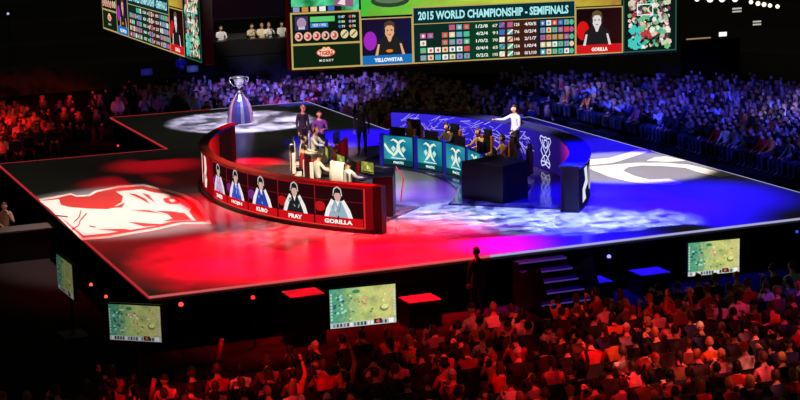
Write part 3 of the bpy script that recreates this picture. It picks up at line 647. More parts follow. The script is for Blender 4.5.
PM = {}
def body(pose):
    if pose not in PM: PM[pose] = person_mesh(pose)
    return PM[pose]
HM = {k: hair_mesh(k) for k in ('short', 'long', 'cap', 'bun', 'curly', 'tail')}
def headset_mesh():
    b = MB(); b.m(PLASTIC); pts = [(.098*math.cos(t), 0, .03+.125*math.sin(t)) for t in [PI*i/10 for i in range(11)]]
    b.tube(pts, .011, 6)
    for s in (-1, 1): b.sph((s*.098, 0, .0), .042, (.5, 1, 1.1), 10, 8)
    b.tube([(-.1, .0, -.02), (-.08, .08, -.06), (-.03, .11, -.06)], .005, 5); return b.mesh('headset', True)
HSET = headset_mesh()
def person(name, pose, loc, rotz, label, shirt, hair='short', hairc='black', scale=1, group=None, headset=False, turn=0, cat='person'):
    me, J = body(pose); o = obj(name, me, None, loc, rotz); o.color = shirt; o.scale = (scale,)*3
    tag(o, label, cat, group)
    h = obj('cap' if hair == 'cap' else 'hair', HM[hair], o, J['hd'], turn); h.color = hairc if isinstance(hairc, tuple) else HAIRC[hairc]
    if headset: obj('headset', HSET, o, J['hd'], turn)
    return o

# gaming chair, facing +y
def gaming_chair(x, y, rz, label, group, accent):
    t = thing('gaming_chair', label, 'chair', (x, y, S+.05), rz, group)
    MB().box((0, .02, .42), (.5, .5, .09), bevel=.03).build('seat', accent, t)
    b = MB(); b.m(PLASTIC); b.prism([(-.26, -.29), (.26, -.29), (.24, -.22), (-.24, -.22)], .44, 1.08)
    b.prism([(-.17, -.3), (.17, -.3), (.16, -.21), (-.16, -.21)], 1.07, 1.3); k = b.build('backrest', None, t)
    for s in (-1, 1): MB().box((s*.25, -.245, .8), (.08, .11, .64), bevel=.02).build('side_bolster', accent, k)
    for s in (-1, 1):
        MB().box((s*.3, .02, .62), (.06, .3, .03), bevel=.01).cyl((s*.3, .0, .42), (s*.3, .0, .61), .02).build('armrest', PLASTIC, t)
    MB().cyl((0, 0, .08), (0, 0, .4), .03).build('gas_stem', STEEL, t)
    b = MB()
    for i in range(5):
        a = 2*PI*i/5; b.cyl((0, 0, .1), (.28*math.cos(a), .28*math.sin(a), .06), .02); b.sph((.28*math.cos(a), .28*math.sin(a), .03), .03, u=8, v=6)
    b.build('star_base', BLACK, t); return t
def gtv(i, j, r=rnd(9)): return mixc(mixc(c(150, 150, 60), c(210, 206, 90), .5+.5*math.sin(i*9+j*5)), c(70, 96, 40), r.uniform(0, .8))
def desk_monitor(x, y, rz, label, group):                # screen faces +y locally
    t = thing('desk_monitor', label, 'monitor', (x, y, S+.75), rz, group)
    MB().cyl((0, 0, 0), (0, 0, .015), .11, n=16).cyl((0, -.03, .01), (0, -.03, .3), .02).build('stand', PLASTIC, t)
    h = MB().box((0, 0, .33), (.6, .04, .36), bevel=.008).build('housing', PLASTIC, t)
    a = Art(lambda u, v, L: (.28-u, .022+L, .165+v)); a.field(0, 0, .56, .32, 12, 8, gtv, 0); a.rect(.02, .01, .54, .05, c(40, 44, 40), 2); a.ell(.3, .17, .05, .06, c(230, 226, 150), 2)
    a.build('picture', SCREEN, h); return t
KB = None
pos_names = ['farthest from the camera', 'second farthest', 'middle place', 'second nearest', 'nearest the camera']
for side in ('red', 'blue'):
    m_ = 1 if side == 'blue' else -1; cx = -4.07*m_
    FO = 0 if side == 'blue' else -.9
    for k, a in enumerate(STAS[side]):
        A = R(a); ux, uy = m_*math.cos(A), math.sin(A)
        RP = 7.62+FO; px, py = cx+RP*ux, 47.4+RP*uy
        rz = math.atan2(-uy, -ux)-PI/2                   # facing the centre of the stage
        acc = WHITEPL if side == 'red' else mat('orange_leatherette', c(150, 80, 34), .5)
        gaming_chair(px+.0*ux, py, rz, ('black and white' if side == 'red' else 'black and orange')+' gaming chair in the '+('left' if side == 'red' else 'right')+' booth, '+pos_names[k], 'gaming chairs in the %s booth' % ('left' if side == 'red' else 'right'), acc)
        if side == 'red':
            person('player', 'sit_type', (px-.05*ux, py-.05*uy, S+.05), rz, 'player in white jacket and headset at the left desk, '+pos_names[k], [c(232, 226, 214), c(226, 218, 200), c(190, 30, 34), c(224, 220, 210), c(236, 230, 220)][k], 'short', ['fair', 'black', 'black', 'dark brown', 'black'][k], group='players in the left booth', headset=True)
            if k == 2: bpy.data.objects[-1]
        else:
            person('player', 'sit_type', (px-.05*ux, py-.05*uy, S+.05), rz, 'player in tan and black at the teal desk, '+pos_names[k], [c(150, 110, 70), c(60, 48, 40), c(160, 116, 76), c(176, 128, 84), c(150, 120, 90)][k], 'short', ['fair', 'dark brown', 'brown', 'dark brown', 'fair'][k], group='players in the right booth', headset=True)
        desk_monitor(cx+(6.8+FO)*ux, 47.4+(6.8+FO)*uy, math.atan2(uy, ux)-PI/2, 'monitor on the %s desk, %s' % ('left' if side == 'red' else 'teal-fronted right', pos_names[k]), 'monitors on the %s desk' % ('left' if side == 'red' else 'right'))
        kb = MB().m(PLASTIC).box((0, 0, .012), (.42, .14, .024), bevel=.005)
        for q in range(10):
            for w_ in range(4): kb.box((-.18+.04*q, -.045+.03*w_, .028), (.03, .022, .008))
        o = kb.build('keyboard', None, None, (cx+(7.12+FO)*ux, 47.4+(7.12+FO)*uy, S+.75), rz); tag(o, 'black keyboard on the %s desk, %s' % ('left' if side == 'red' else 'right', pos_names[k]), 'keyboard', 'keyboards on the %s desk' % ('left' if side == 'red' else 'right'))
# white jacket over the chair nearest the front on the left
A = R(STAS['red'][4]); px, py = 4.07-6.72*math.cos(A), 47.4+6.72*math.sin(A); rz = math.atan2(-math.sin(A), math.cos(A))-PI/2
b = MB(); prev = None; rows = []
for v in range(7):
    prof = [(-.19, .75), (-.2, 1.0), (-.21, 1.31), (-.25, 1.345), (-.31, 1.3), (-.34, .95), (-.36, .55)][v]
    rows.append([b.bm.verts.new(((-.27+.09*i)*(1+.03*v), prof[0]+.012*math.sin(i*2.1+v), prof[1]+.01*math.cos(i*1.7))) for i in range(7)])
for p, q in zip(rows, rows[1:]):
    for i in range(6): b.bm.faces.new((p[i], p[i+1], q[i+1], q[i]))
b.m(WHITEPL)
o = b.build('jacket', None, None, (px, py, S+.05), rz, True); md = o.modifiers.new('thick', 'SOLIDIFY'); md.thickness = .02
tag(o, 'white jacket draped over the chair nearest the front of the left booth', 'jacket')

# people standing on the stage
p = at(302, 106, S+1.72); person('person', 'stand_rest', (p.x, p.y, S), R(200), 'person in black shirt with pale cap standing behind the left desk', c(40, 30, 46), 'cap', c(200, 150, 130))
p = at(319, 114, S+1.65); person('person', 'stand_hold', (p.x, p.y, S), R(170), 'person in a purple shirt holding a clipboard behind the left desk', c(110, 60, 140), 'short', 'dark brown')
p = at(361, 105, S+1.72); person('person', 'stand_rest', (p.x, p.y, S), R(150), 'person in a grey shirt and dark trousers standing between the two desks', c(70, 70, 96), 'short', 'black', headset=True)
p = at(515, 104, S+1.95); person('person', 'stand_point', (p.x, p.y, S+.05), R(100), 'referee in a white shirt and dark vest standing in the right booth', c(210, 205, 225), 'short', 'dark brown', scale=1.06)
p = at(477, 249, 1.72); person('camera_operator', 'stand_rest', (p.x, p.y, 0), R(10), 'dark silhouette of a person standing at the foot of the stage front', c(16, 16, 18), 'short', 'black')

# trophy on its pedestal
t = thing('trophy_pedestal', 'tall bell-shaped striped pedestal lit violet at the back of the stage', 'pedestal', (0, 63, S))
b = MB(); st_m = [mat('pedestal_stripe_blue', c(70, 74, 150), .25, .5), mat('pedestal_stripe_silver', c(150, 146, 180), .25, .5), mat('pedestal_stripe_violet', c(110, 70, 140), .25, .5), mat('pedestal_stripe_rose', c(220, 160, 190), .25, .4)]
prof = [(.52, 0), (.51, .15), (.48, .4), (.42, .65), (.33, .85), (.22, 1.0), (.14, 1.1), (.16, 1.14)]; n = 24
rings = [[b.bm.verts.new((r_*math.cos(2*PI*i/n), r_*math.sin(2*PI*i/n), z)) for i in range(n)] for r_, z in prof]
for m_ in st_m: b.m(m_)
for p, q in zip(rings, rings[1:]):
    for i in range(n): f = b.bm.faces.new((p[i], p[(i+1) % n], q[(i+1) % n], q[i])); f.material_index = [0, 1, 0, 2, 1, 3, 2, 0][(i//1) % 8]
b.bm.faces.new(rings[-1]).material_index = 1
b.build('body', None, t, smooth=False)
t = thing('trophy', 'pale silver trophy cup standing on the striped pedestal', 'trophy', (0, 63, S+1.14))
MB().lathe([(.13, 0), (.12, .04), (.05, .1), (.06, .2), (.12, .28), (.22, .42), (.26, .58), (.27, .62), (.24, .62), (.2, .45)], 24).build('cup', SILVER, t, smooth=True)
for s in (-1, 1): MB().tube([(s*.22, 0, .56), (s*.36, 0, .6), (s*.38, 0, .46), (s*.24, 0, .3), (s*.1, 0, .24)], .022).build('handle', SILVER, t, smooth=True)

# ------------------------------------------------------------------ floor monitors in front of the stage
def tvart(seed, w_, h, fn, dim=1.0):
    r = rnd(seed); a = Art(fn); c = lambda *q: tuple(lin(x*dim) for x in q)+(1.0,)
    def f(i, j):
        q = mixc(c(80, 170, 140), c(206, 214, 120), (i-.1)*2.4+r.uniform(-.15, .15)); q = mixc(q, c(216, 206, 130), (i-.45)*2); return mixc(q, c(60, 120, 80), r.uniform(0, .7) if i < .3 else r.uniform(0, .3)+.35*max(0, math.sin(i*11+j*6)*math.cos(j*9-i*4)))
    a.field(0, 0, w_, h, 34, 20, f, 0)
    for k in range(40): a.poly([(w_*(.1+.8*u)+.03*math.cos(t+k), h*(.2+.7*v_)+.025*math.sin(t+k)) for u, v_ in [(r.random(), r.random())] for t in (0, 1.4, 2.9, 4.4)], mixc(c(240, 236, 170), c(50, 96, 60), r.random()), 1)
    a.rect(0, 0, w_, h*.13, c(190, 194, 190), 1)
    for k in range(18): x = w_*(.04+.052*k); a.rect(x, h*.02, x+w_*.035, h*.11, [c(50, 50, 60), c(120, 120, 160), c(230, 230, 230), c(60, 80, 70)][r.randint(0, 3)], 2)
    a.rect(w_*.66, h*.03, w_*.78, h*.15, c(40, 24, 24), 3); a.ell(w_*.72, h*.09, w_*.03, h*.04, c(220, 90, 60), 4); a.rect(w_*.88, h*.02, w_*.96, h*.14, c(240, 240, 240), 3)
    for k in range(16): a.ell(w_*r.uniform(.06, .26), h*r.uniform(.3, .85), w_*.025, h*.035, r.choice([c(40, 110, 100), c(150, 220, 210), c(50, 90, 110)]), 2, 7)
    for k in range(8): a.ell(w_*r.uniform(.38, .56), h*r.uniform(.45, .85), w_*.02, h*.03, r.choice([c(220, 150, 130), c(240, 230, 210), c(200, 120, 110)]), 2, 7)
    a.ell(w_*.82, h*.42, w_*.07, h*.09, c(110, 140, 60), 2); a.ell(w_*.83, h*.45, w_*.055, h*.06, c(226, 224, 150), 3); a.ell(w_*.4, h*.9, w_*.06, h*.05, c(60, 130, 90), 2)
    for k in range(9): a.rect(w_*.965, h*(.2+.08*k), w_*.99, h*(.25+.08*k), c(200, 210, 200), 3); a.rect(w_*.01, h*(.2+.08*k), w_*.035, h*(.25+.08*k), c(200, 210, 200), 3)
    return a
def floor_tv(pl, pr, ztop, h, label, seed, dim=1.0):
    d = Vector((pr[0]-pl[0], pr[1]-pl[1])); w_ = d.length; ang = math.atan2(d.y, d.x); mid = ((pl[0]+pr[0])/2, (pl[1]+pr[1])/2)
    t = thing('floor_television', label, 'screen', (mid[0], mid[1], 0), ang)
    hs = MB().box((0, .05, ztop-h/2), (w_+.06, .08, h+.06), bevel=.01).build('housing', PLASTIC, t)
    a = tvart(seed, w_, h, lambda u, v, L: (u-w_/2, .005-L, ztop-h+v), dim); a.build('picture', SCREEN, hs)
    MB().cyl((0, .12, .02), (0, .12, ztop-h/2), .035).box((0, .09, ztop-h/2), (.3, .04, .3)).build('pole', BLACK, t)
    MB().box((0, .12, .02), (.8, .6, .04), bevel=.01).build('base', BLACK, t); return t
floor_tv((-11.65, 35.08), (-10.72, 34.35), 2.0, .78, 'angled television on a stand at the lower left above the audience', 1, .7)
floor_tv((-6.93, 34.35), (-5.43, 34.2), 1.9, .88, 'large television on a stand in front of the middle of the stage', 2)
floor_tv((2.30, 34.55), (3.65, 34.4), 1.9, .82, 'television on a stand at the right front of the stage', 3)
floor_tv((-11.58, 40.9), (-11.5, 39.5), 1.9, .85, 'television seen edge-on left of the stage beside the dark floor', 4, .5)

# low boxes along the stage front with lit tops
SUB = mat('grey_speaker_top', c(120, 118, 120), .6)
for (px, py), lab in (((303, 291), 'speaker box with red-lit top left of the middle television'), ((420, 298), 'low speaker box with red-lit top right of the middle television'), ((592, 280), 'low speaker box with blue-lit top beside the stage stairs'), ((650, 271), 'low speaker box with blue-lit top left of the right television')):
    p = aty(px, py, 37.25); H_ = min(1.15, p.z); t = thing('floor_speaker', lab, 'speaker', (p.x, p.y, 0), 0, None)
    MB().box((0, 0, H_/2-.02), (.85, .7, H_-.04), bevel=.01).build('cabinet', BLACK, t); MB().box((0, 0, H_-.02), (.85, .7, .03)).build('top_panel', SUB, t)
    g = MB().box((0, -.36, H_/2), (.75, .02, H_*.8)).build('grille', PLASTIC, t)
    spot('speaker_spotlight', (p.x, p.y-2.0, 13), (p.x, p.y, H_), .6, RED if px < 500 else BLUE, 34 if px < 500 else 16, blend=.1)
def lamp(px, py, z, col, label, r_=.06, y=None):
    p = at(px, py, z) if y is None else aty(px, py, y)
    t = thing('small_lamp', label, 'lamp', (p.x, p.y, p.z-.12)); MB().cyl((0, 0, 0), (0, 0, .1), .04, .05).build('socket', BLACK, t)
    MB().sph((0, 0, .13), r_*.75).build('bulb', mat('bulb_%d' % (len(MATS)), c(200, 200, 200), .3, emit=col, es=1.6), t, smooth=True); return t
lamp(181, 305, .62, c(255, 70, 60), 'small red lamp on the floor below the left corner of the stage', .08, y=37.2)
lamp(609, 257, .62, c(150, 150, 255), 'small bluish-white lamp in front of the stage right of the stairs', .07, y=37.3)
lamp(8, 14, 0, c(150, 150, 200), 'tiny pale lamp high in the dark at the upper left', .09, y=88); lamp(91, 285, .62, c(255, 90, 80), 'small pink lamp left of the stage corner', .06); lamp(106, 297, .62, c(255, 80, 60), 'small red lamp beside the angled television', .06)
lamp(797, 232, .62, c(60, 60, 220), 'dim blue lamp at the far right below the stage edge', .05, y=37.2); lamp(128, 141, .5, c(255, 200, 170), 'small pale lamp on the dark floor left of the back arm', .06)
lamp(118, 146, .5, c(230, 50, 50), 'small red lamp on the dark floor left of the back arm', .06); lamp(253, 298, .5, c(255, 40, 40), 'small red lamp in front of the stage left of the middle television', .07, y=37.2)
for o in list(C.objects):
    if o.name.startswith('small_lamp'): 
        z = o.location.z
        if z > .05: MB().cyl((0, 0, -z), (0, 0, 0), .02).build('post', BLACK, o)

# crew desk to the left of the stage
t = thing('crew_desk', 'dark crew counter left of the stage with a person seated behind it', 'desk', (-11.7, 49.2, 0))
MB().box((0, 0, .88), (3.6, .8, .05)).build('worktop', mat('counter_top', c(70, 66, 62), .5), t); MB().box((0, -.36, .43), (3.5, .04, .86)).build('front_panel', CLOTHBLACK, t)
for x in (-1.7, 1.7): MB().box((x, .3, .43), (.06, .06, .86)).build('leg', BLACK, t)
person('crew_member', 'sit_chin', (-11.3, 49.95, .22), R(180), 'crew member in a grey top leaning over the counter left of the stage', c(150, 120, 96), 'short', 'brown')
t = thing('stool', 'black stool under the crew member left of the stage', 'stool', (-11.3, 49.95, 0)); MB().cyl((0, 0, .6), (0, 0, .66), .2, n=16).build('seat', BLACK, t); MB().cyl((0, 0, 0), (0, 0, .6), .03).cyl((0, 0, 0), (0, 0, .03), .2, n=16).build('pedestal', STEEL, t)
spot('desk_light', (-14, 44, 9), (-11.2, 50, 1), 1.6, (1, .5, .35), 7, blend=1)

# ------------------------------------------------------------------ beyond the far audience
def platform(name, lab, x0, x1, y, ztop):
    t = thing(name, lab, 'platform', ((x0+x1)/2, y, 0)); MB().box((0, 0, ztop/2), (x1-x0, 2.4, ztop)).build('deck', BLACK, t)
    MB().box((0, -.9, ztop+.72), (x1-x0-1, .7, .05)).build('desk_top', BLACK, t); MB().box((0, -1.22, ztop+.36), (x1-x0-1, .04, .7)).build('desk_front', CLOTHBLACK, t); return t
platform('broadcast_platform', 'dark raised platform with a commentators desk behind the far audience', 3.6, 9.6, 82.6, 1.75)
for k, (px, sh, lb) in enumerate(((221, c(230, 225, 230), 'in a white shirt at the left end of'), (252, c(225, 205, 170), 'in a cream top left of the middle of'), (262, c(240, 225, 180), 'in a pale yellow top at the middle of'), (269, c(240, 236, 230), 'in a white dress right of the middle of'), (282, c(236, 230, 226), 'in a white shirt at the right end of'))):
    p = aty(px, 34, 82.5); person('commentator', 'sit_clap' if k % 2 else 'sit_type', (p.x, 82.55, 1.75), R(180), 'commentator '+lb+' the far desk', sh, 'long' if k == 3 else 'short', 'fair' if k in (2, 3) else 'dark brown', scale=1.05, group=None)
    b = MB().m(PLASTIC).box((0, 0, .42), (.42, .42, .06), bevel=.02); o = thing('chair', 'dark chair of commentator '+lb+' the desk', 'chair', (p.x, 82.55, 1.75), PI)
    b.build('seat', None, o); MB().box((0, -.25, .7), (.42, .04, .5), bevel=.01).build('backrest', PLASTIC, o); MB().cyl((0, 0, 0), (0, 0, .4), .03).build('pedestal', STEEL, o)
platform('broadcast_platform', 'low dark platform lit blue under the left hanging screen', .2, 4.6, 80.0, .5)
for px, col, lb in ((146, c(34, 26, 110), 'left'), (192, c(60, 70, 150), 'right')):
    p = aty(px, 72, 79.2); t = thing('desk_monitor', 'glowing blue monitor at the %s end of the low platform desk' % lb, 'monitor', (p.x, 79.1, 1.245), 0)
    h = MB().box((0, 0, .3), (.62, .05, .36)).cyl((0, .0, 0), (0, 0, .2), .03).build('housing', PLASTIC, t)
    a = Art(lambda u, v, L: (u-.28, -.03-L, .14+v)); a.field(0, 0, .56, .32, 6, 5, lambda i, j, col=col: mixc(col, c(14, 12, 60), abs(i-.5)+abs(j-.5)), 0); a.build('picture', SCREEN, h)
p = aty(181, 70, 79.6); person('crew_member', 'stand_hold', (p.x, 79.6, .5), R(180), 'crew member in blue light standing on the low platform under the left screen', c(60, 70, 200), 'short', 'black')
for px, py, lb in ((212, 76, 'left of the trophy'), (303, 81, 'under the big screen left corner'), (379, 77, 'under the big screen middle')):
    p = aty(px, py, 79); t = thing('red_light_bar', 'red glowing light bar above the far crowd, '+lb, 'light', (p.x, p.y, 0)); MB().box((0, 0, p.z), (.62, .12, .14), bevel=.05).build('diffuser', mat('red_bar_glow', c(150, 20, 20), .4, emit=c(230, 40, 60), es=.8), t); MB().cyl((0, 0, 0), (0, 0, p.z), .03).build('stand', BLACK, t)
# lamps high on the far right
t0 = thing('lamp_bar', 'long rail carrying a row of round white lamps at the upper right', 'light', tuple(aty(737, 2, 70)))
o0 = Vector(t0.location); bulbm = mat('warm_white_bulb', c(220, 220, 210), .3, emit=c(255, 240, 215), es=1.6)
b = MB(); e0 = aty(690, -8, 70)-o0; e1 = aty(783, 3, 70)-o0; b.tube([e0, e1], .05); b.tube([e1, e1+Vector((0, 0, 4))], .04); b.tube([e0, e0+Vector((0, 0, 4))], .04); b.build('rail', BLACK, t0)
for px, py, rr in ((697, -1, .12), (710, -1, .16), (722, -1, .15), (735, -1, .14), (751, 2, .1), (758, 3.5, .11), (764, 4.5, .11), (770, 5.5, .1), (777.5, 6.5, .1)):
    q = aty(px, py, 69.9)-o0; MB().sph(q, rr).build('bulb', bulbm, t0, smooth=True)
for px, py, w_, lb in ((737, 10, .55, 'upper'), (757, 23, .5, 'lower')):
    p = aty(px, py, 70); t = thing('louvred_light', '%s of two small slatted white lights at the upper right' % lb, 'light', tuple(p)); MB().box((0, .05, 0), (w_, .06, .3)).build('housing', BLACK, t)
    for s in (-1, 1): MB().box((0, 0, s*.07), (w_*.9, .04, .07)).build('slat_light', mat('dim_white_slat', c(200, 200, 200), .4, emit=c(215, 215, 200), es=.7), t)
    MB().cyl((0, .06, .1), (0, .06, 5), .02).build('hanger', BLACK, t)
p = aty(713, 37, 70); t = thing('lit_counter', 'dim counter with a bright white sign far behind the right crowd', 'counter', (p.x, p.y, 0))
MB().box((0, .2, p.z/2-.05), (3.0, .5, p.z-.1)).build('body', BLACK, t); MB().box((-.8, 0, p.z-.02), (1.3, .1, .05)).build('light_strip', mat('warm_strip', c(200, 180, 140), .4, emit=c(190, 160, 120), es=.6), t)
MB().box((.55, 0, p.z+.1), (.4, .06, .2)).build('sign', mat('white_sign_glow', c(220, 220, 220), .4, emit=c(250, 245, 235), es=1.2), t)

# ------------------------------------------------------------------ audience near the camera
TONE = [('dark', c(30, 28, 32), 10), ('black', c(16, 16, 18), 11), ('red', c(190, 30, 36), 5), ('grey', c(120, 118, 122), 4), ('white', c(236, 234, 230), 5), ('pink', c(226, 120, 140), 2), ('orange', c(220, 120, 50), 3), ('navy', c(36, 44, 90), 3), ('brown', c(110, 72, 48), 2)]
POSES = [('sit_rest', 'sitting still', 9), ('sit_clap', 'clapping', 4), ('sit_phone', 'leaning forward', 4), ('sit_raise', 'one arm raised', .5), ('sit_chin', 'hand at the chin', 4), ('sit_cheer', 'both arms raised', .1)]
HK = [('short', 'short hair', 10), ('long', 'long hair', 4), ('cap', 'cap', 3), ('bun', 'a hair bun', 1), ('curly', 'curly hair', 2), ('tail', 'a ponytail', 2)]
GAR = ['shirt', 'top', 'jacket', 'hoodie']
rg = random.Random(21)
def pick(L): return rg.choices(L, [x[-1] for x in L])[0]
ORD = ['first', 'second', 'third', 'fourth', 'fifth', 'sixth', 'seventh', 'eighth', 'ninth', 'tenth', 'eleventh', 'twelfth', 'thirteenth', 'fourteenth', 'fifteenth', 'sixteenth', 'seventeenth', 'eighteenth', 'nineteenth', 'twentieth']
def ordn(i):
    if i < 20: return ORD[i]
    if i < 29: return 'twenty-'+ORD[i-20]
    return 'thirtieth' if i == 29 else 'thirty-'+ORD[(i-30) % 9]
NROW = ['front row by the stage', 'second row from the stage', 'third row from the stage', 'fourth row from the stage', 'fifth row from the stage', 'sixth row from the stage', 'seventh row from the stage', 'eighth row from the stage', 'ninth row from the stage', 'tenth row from the stage', 'eleventh row from the stage']
def seat_row(x0, x1, y, lab, rotz=0, grp=None):
    t = thing('seating_row', lab, 'seats', ((x0+x1)/2, y, 0), rotz, grp); L = x1-x0
    MB().box((0, .02, .42), (L, .42, .05), bevel=.01).build('seat', SEATM, t); MB().box((0, -.235, .70), (L, .03, .42), bevel=.01).build('backrest', SEATM, t)
    n = 5
    for i in range(n): MB().box((-L/2+.2+(L-.4)*i/(n-1), -.05, .2), (.05, .4, .4)).build('leg', BLACK, t)
n_near = 0
def spectator(x, y, z, rotz, where, group, force=None):
    tn, tc, _ = pick(TONE); pz, pl_, _ = pick(POSES); hk, hl, _ = pick(HK); hc = rg.choice(['black', 'black', 'dark brown', 'brown', 'fair']); g = rg.choice(GAR)
    hcol = rg.choice([c(200, 60, 40), c(30, 30, 34), c(220, 210, 200)]) if hk == 'cap' else HAIRC[hc]
    if pz == 'sit_clap' and False: pass
    lab = 'spectator in %s %s, %s, %s' % (tn, g, hl, where)
    return person('spectator', pz, (x, y, z), rotz, lab, tc, hk, hcol, scale=rg.uniform(.95, 1.06), group=group)
for i in range(11):
    y = 33.4-.86*i; xs_ = []
    x = -17.2+.3*(i % 2)
    while x < 6.0:
        X = x+rg.uniform(-.07, .07)
        q = proj((X, y, 1.2)); x += .53
        if -12 < q[0] < 812 and q[1] < 412:
            if rg.random() < (.22 if i == 0 else .07): continue
            if i == 0 and X < -4.0: continue
            if i == 1 and X < -8.5 and rg.random() < .75: continue
            xs_.append(X)
    if not xs_: continue
    seat_row(min(xs_)-.4, max(xs_)+.4, y, 'row of dark seats, %s of the near audience' % NROW[i])
    for k, X in enumerate(xs_):
        spectator(X, y+.0, 0, rg.uniform(-.25, .25), '%s from left in the %s near row' % (ordn(k), 'front' if i == 0 else ordn(i)), 'spectators seated in the near audience')
        n_near += 1
# inflatable sticks held up in the near audience
for px, py, lab in ((218, 350, 'red inflatable stick held up at the left of the near audience'), (150, 391, 'pale inflatable stick held up low in the left of the near audience')):
    p = at(px, py, 1.45); t = thing('inflatable_stick', lab, 'stick', (p.x, p.y, 1.25), 0); MB().tube([(0, 0, 0), (.1, .02, .42)], .045, 10).build('tube', mat('red_plastic_film', c(226, 60, 50), .3), t, smooth=True); MB().cyl((0, 0, -.12), (0, 0, 0), .02).build('grip', PLASTIC, t)

# ------------------------------------------------------------------ audience beyond and beside the stage
rg.seed(77); seats = []
row = 0
yy = 60.0
while yy < 79.5:                                      # blocks facing the camera
    x = -17
    while x < 12.4:
        X = x+rg.uniform(-.06, .06); x += .58
        if math.hypot(X, yy-49) > 27.8: continue
        if abs(X) < 5.6 and yy < 69.2: continue
        if X > 5.5 and yy < 60.5: continue
        if X < 0 and yy < 63.2+max(0, (X+9.5))*1.1 and X > -9.5: continue
        if X <= -9.5 and yy < 62: continue
        if -1.0 > X > -6.4 and rg.random() < .72: continue
        seats.append((X, yy, PI, 'back'))
    yy += .92
xx = 15.4
while xx < 28:                                       # right-hand block, facing the stage
    y = 38.5
    while y < 72:
        Yv = y+rg.uniform(-.06, .06); y += .58
        if math.hypot(xx, Yv-49) > 27.8 or (xx < 13.0 and Yv > 60): continue
        if Yv < 40: continue
        if Yv < 39.5+(xx-15.4)*.3: continue
        seats.append((xx, Yv, R(90), 'right'))
    xx += .92
seats = [s for s in seats if (lambda q: -14 < q[0] < 814)(proj((s[0], s[1], 1.2))) and rg.random() > .07]
seats.sort(key=lambda s: (s[0]+19.3)**2+s[1]**2)
n_ind = max(0, 300-n_near-14)
print('near', n_near, 'far', len(seats), 'individual far', n_ind)
ind, rest = seats[:n_ind], seats[n_ind:]
def rowkey(s): return (s[3], round(s[0] if s[3] == 'right' else s[1], 2))
rows_ = {}
for s in ind: rows_.setdefault((s[3], round(s[0], 2)) if s[3] == 'right' else (s[3], round(s[1], 2)), []).append(s)
for ri, (key, L) in enumerate(sorted(rows_.items(), key=lambda kv: kv[0])):
    L.sort(key=lambda s: s[1] if s[3] == 'right' else s[0])
    for k, s in enumerate(L):
        w_ = '%s from front, %s row right of the stage' % (ordn(k), ordn(ri)) if s[3] == 'right' else '%s from the left in the far block' % ordn(k)
        spectator(s[0], s[1], 0, s[2]+rg.uniform(-.25, .25), w_, 'spectators at the right of the stage')
# the uncountable remainder: one low-detail crowd mesh, with the chairs they sit on
def low_body(pose):
    J = joints(pose); V = []; E = []; Ra = []; ix = {}
    for k, r_ in (('pel', (.15, .12)), ('ch', (.165, .12)), ('nk', .055), ('hd', (.085, .105))): ix[k] = len(V); V.append(J[k]); Ra.append(r_)
    V.append((J['hd'][0], J['hd'][1], J['hd'][2]+.08)); Ra.append((.07, .085)); E = [(0, 1), (1, 2), (2, 3), (3, 4)]
    for n in 'lr':
        for k, r_ in (('sh'+n, .07), ('el'+n, .05), ('wr'+n, .038), ('hip'+n, .09), ('kn'+n, .065), ('an'+n, .05)): ix[k] = len(V); V.append(J[k]); Ra.append(r_)
        E += [(1, ix['sh'+n]), (ix['sh'+n], ix['el'+n]), (ix['el'+n], ix['wr'+n]), (0, ix['hip'+n]), (ix['hip'+n], ix['kn'+n]), (ix['kn'+n], ix['an'+n])]
    me = skin_mesh(V, E, Ra, {0}, 0); vs = [v.co.copy() for v in me.vertices]; fs = [tuple(p.vertices) for p in me.polygons]
    reg = []
    for v in vs:
        if v.z > 1.09 and (Vector(J['hd'])-v).length < .2: reg.append(2 if (v.y < J['hd'][1]+.02 or v.z > J['hd'][2]+.05) else 1)
        elif min((Vector(J['wr'+n])-v).length for n in 'lr') < .09: reg.append(1)
        elif v.z < .66 and v.y > .05: reg.append(3)
        else: reg.append(0)
    bpy.data.meshes.remove(me); return vs, fs, reg
LB = [low_body(q) for q in ('sit_rest', 'sit_clap', 'sit_raise', 'sit_phone', 'sit_cheer', 'sit_chin')]
V = []; F = []; CO = []; CV = []; CF = []
bv = [(sx*.22, sy, sz) for sx in (-1, 1) for sy, sz in ((-.22, .4), (.22, .4), (.22, .44), (-.22, .44))]
bf = [(0, 1, 2, 3), (4, 7, 6, 5), (0, 4, 5, 1), (1, 5, 6, 2), (2, 6, 7, 3), (3, 7, 4, 0)]
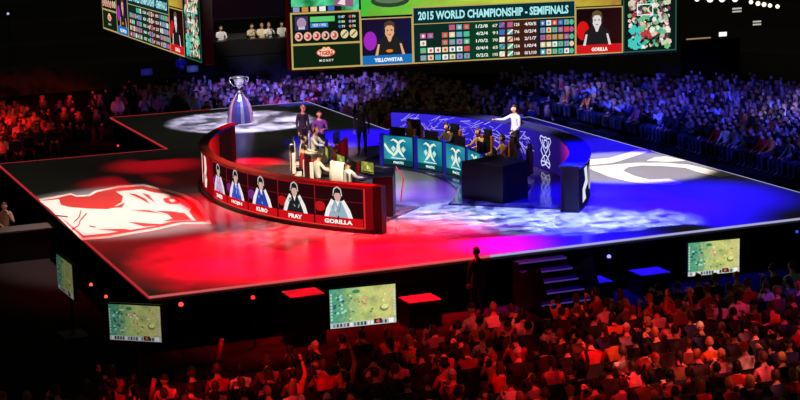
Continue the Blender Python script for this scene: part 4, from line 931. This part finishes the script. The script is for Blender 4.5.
for (x, y, rz, blk) in rest:
    rz += rg.uniform(-.3, .3); ct, sn = math.cos(rz), math.sin(rz); s = rg.uniform(.93, 1.07)
    vs, fs, reg = LB[rg.choices(range(6), [8, 4, 2, 4, 1.5, 4])[0]]
    shirt = pick(TONE+[('pale', c(200, 200, 204), 4), ('black', c(14, 14, 16), 10)])[1]; hair = HAIRC[rg.choice(['black', 'dark brown', 'brown', 'fair'])]
    pal = (shirt, c(214, 160, 130), hair, c(34, 36, 48)); b0 = len(V)
    for v, g in zip(vs, reg): V.append((x+s*(v.x*ct-v.y*sn), y+s*(v.x*sn+v.y*ct), v.z*s)); CO.append(pal[g])
    F += [tuple(b0+i for i in f) for f in fs]
    for dz, dy, fl in ((0, 0, 0), (0, 0, 1)):
        b1 = len(CV)
        for q in bv:
            qx, qy, qz = (q[0], q[1], q[2]) if not fl else (q[0], -.25+(q[2]-.4)*.6, .45+(q[1]+.22)*.9)
            CV.append((x+qx*ct-qy*sn, y+qx*sn+qy*ct, qz))
        CF += [tuple(b1+i for i in f) for f in bf]
    for lx, ly in ((-.2, -.2), (.2, -.2), (-.2, .2), (.2, .2)):
        b1 = len(CV)
        for dx, dy, zz in ((-.012, 0, 0), (.012, 0, 0), (.012, 0, .4), (-.012, 0, .4)): qx, qy = lx+dx, ly; CV.append((x+qx*ct-qy*sn, y+qx*sn+qy*ct, zz))
        CF.append((b1, b1+1, b1+2, b1+3))
me = bpy.data.meshes.new('audience_crowd'); me.from_pydata(V, [], F); at_ = me.color_attributes.new('Col', 'FLOAT_COLOR', 'POINT'); at_.data.foreach_set('color', [x for q in CO for x in q]); me.materials.append(CLOTHES)
for p in me.polygons: p.use_smooth = True
tag(obj('audience_crowd', me), 'dense distant crowd beyond the stage, red-lit at left and blue-lit at centre and right', 'crowd', kind='stuff')
for (x, y, rz, blk) in ind:
    ct, sn = math.cos(rz), math.sin(rz)
    for fl in (0, 1):
        b1 = len(CV)
        for q in bv:
            qx, qy, qz = (q[0], q[1], q[2]) if not fl else (q[0], -.25+(q[2]-.4)*.6, .45+(q[1]+.22)*.9)
            CV.append((x+qx*ct-qy*sn, y+qx*sn+qy*ct, qz))
        CF += [tuple(b1+i for i in f) for f in bf]
    for lx, ly in ((-.2, -.2), (.2, -.2), (-.2, .2), (.2, .2)):
        b1 = len(CV)
        for dx, zz in ((-.012, 0), (.012, 0), (.012, .4), (-.012, .4)): qx, qy = lx+dx, ly; CV.append((x+qx*ct-qy*sn, y+qx*sn+qy*ct, zz))
        CF.append((b1, b1+1, b1+2, b1+3))
me = bpy.data.meshes.new('folding_chairs'); me.from_pydata(CV, [], CF); me.materials.append(SEATM)
tag(obj('folding_chairs', me), 'rows of dark folding chairs under the distant audience', 'chairs', kind='stuff')
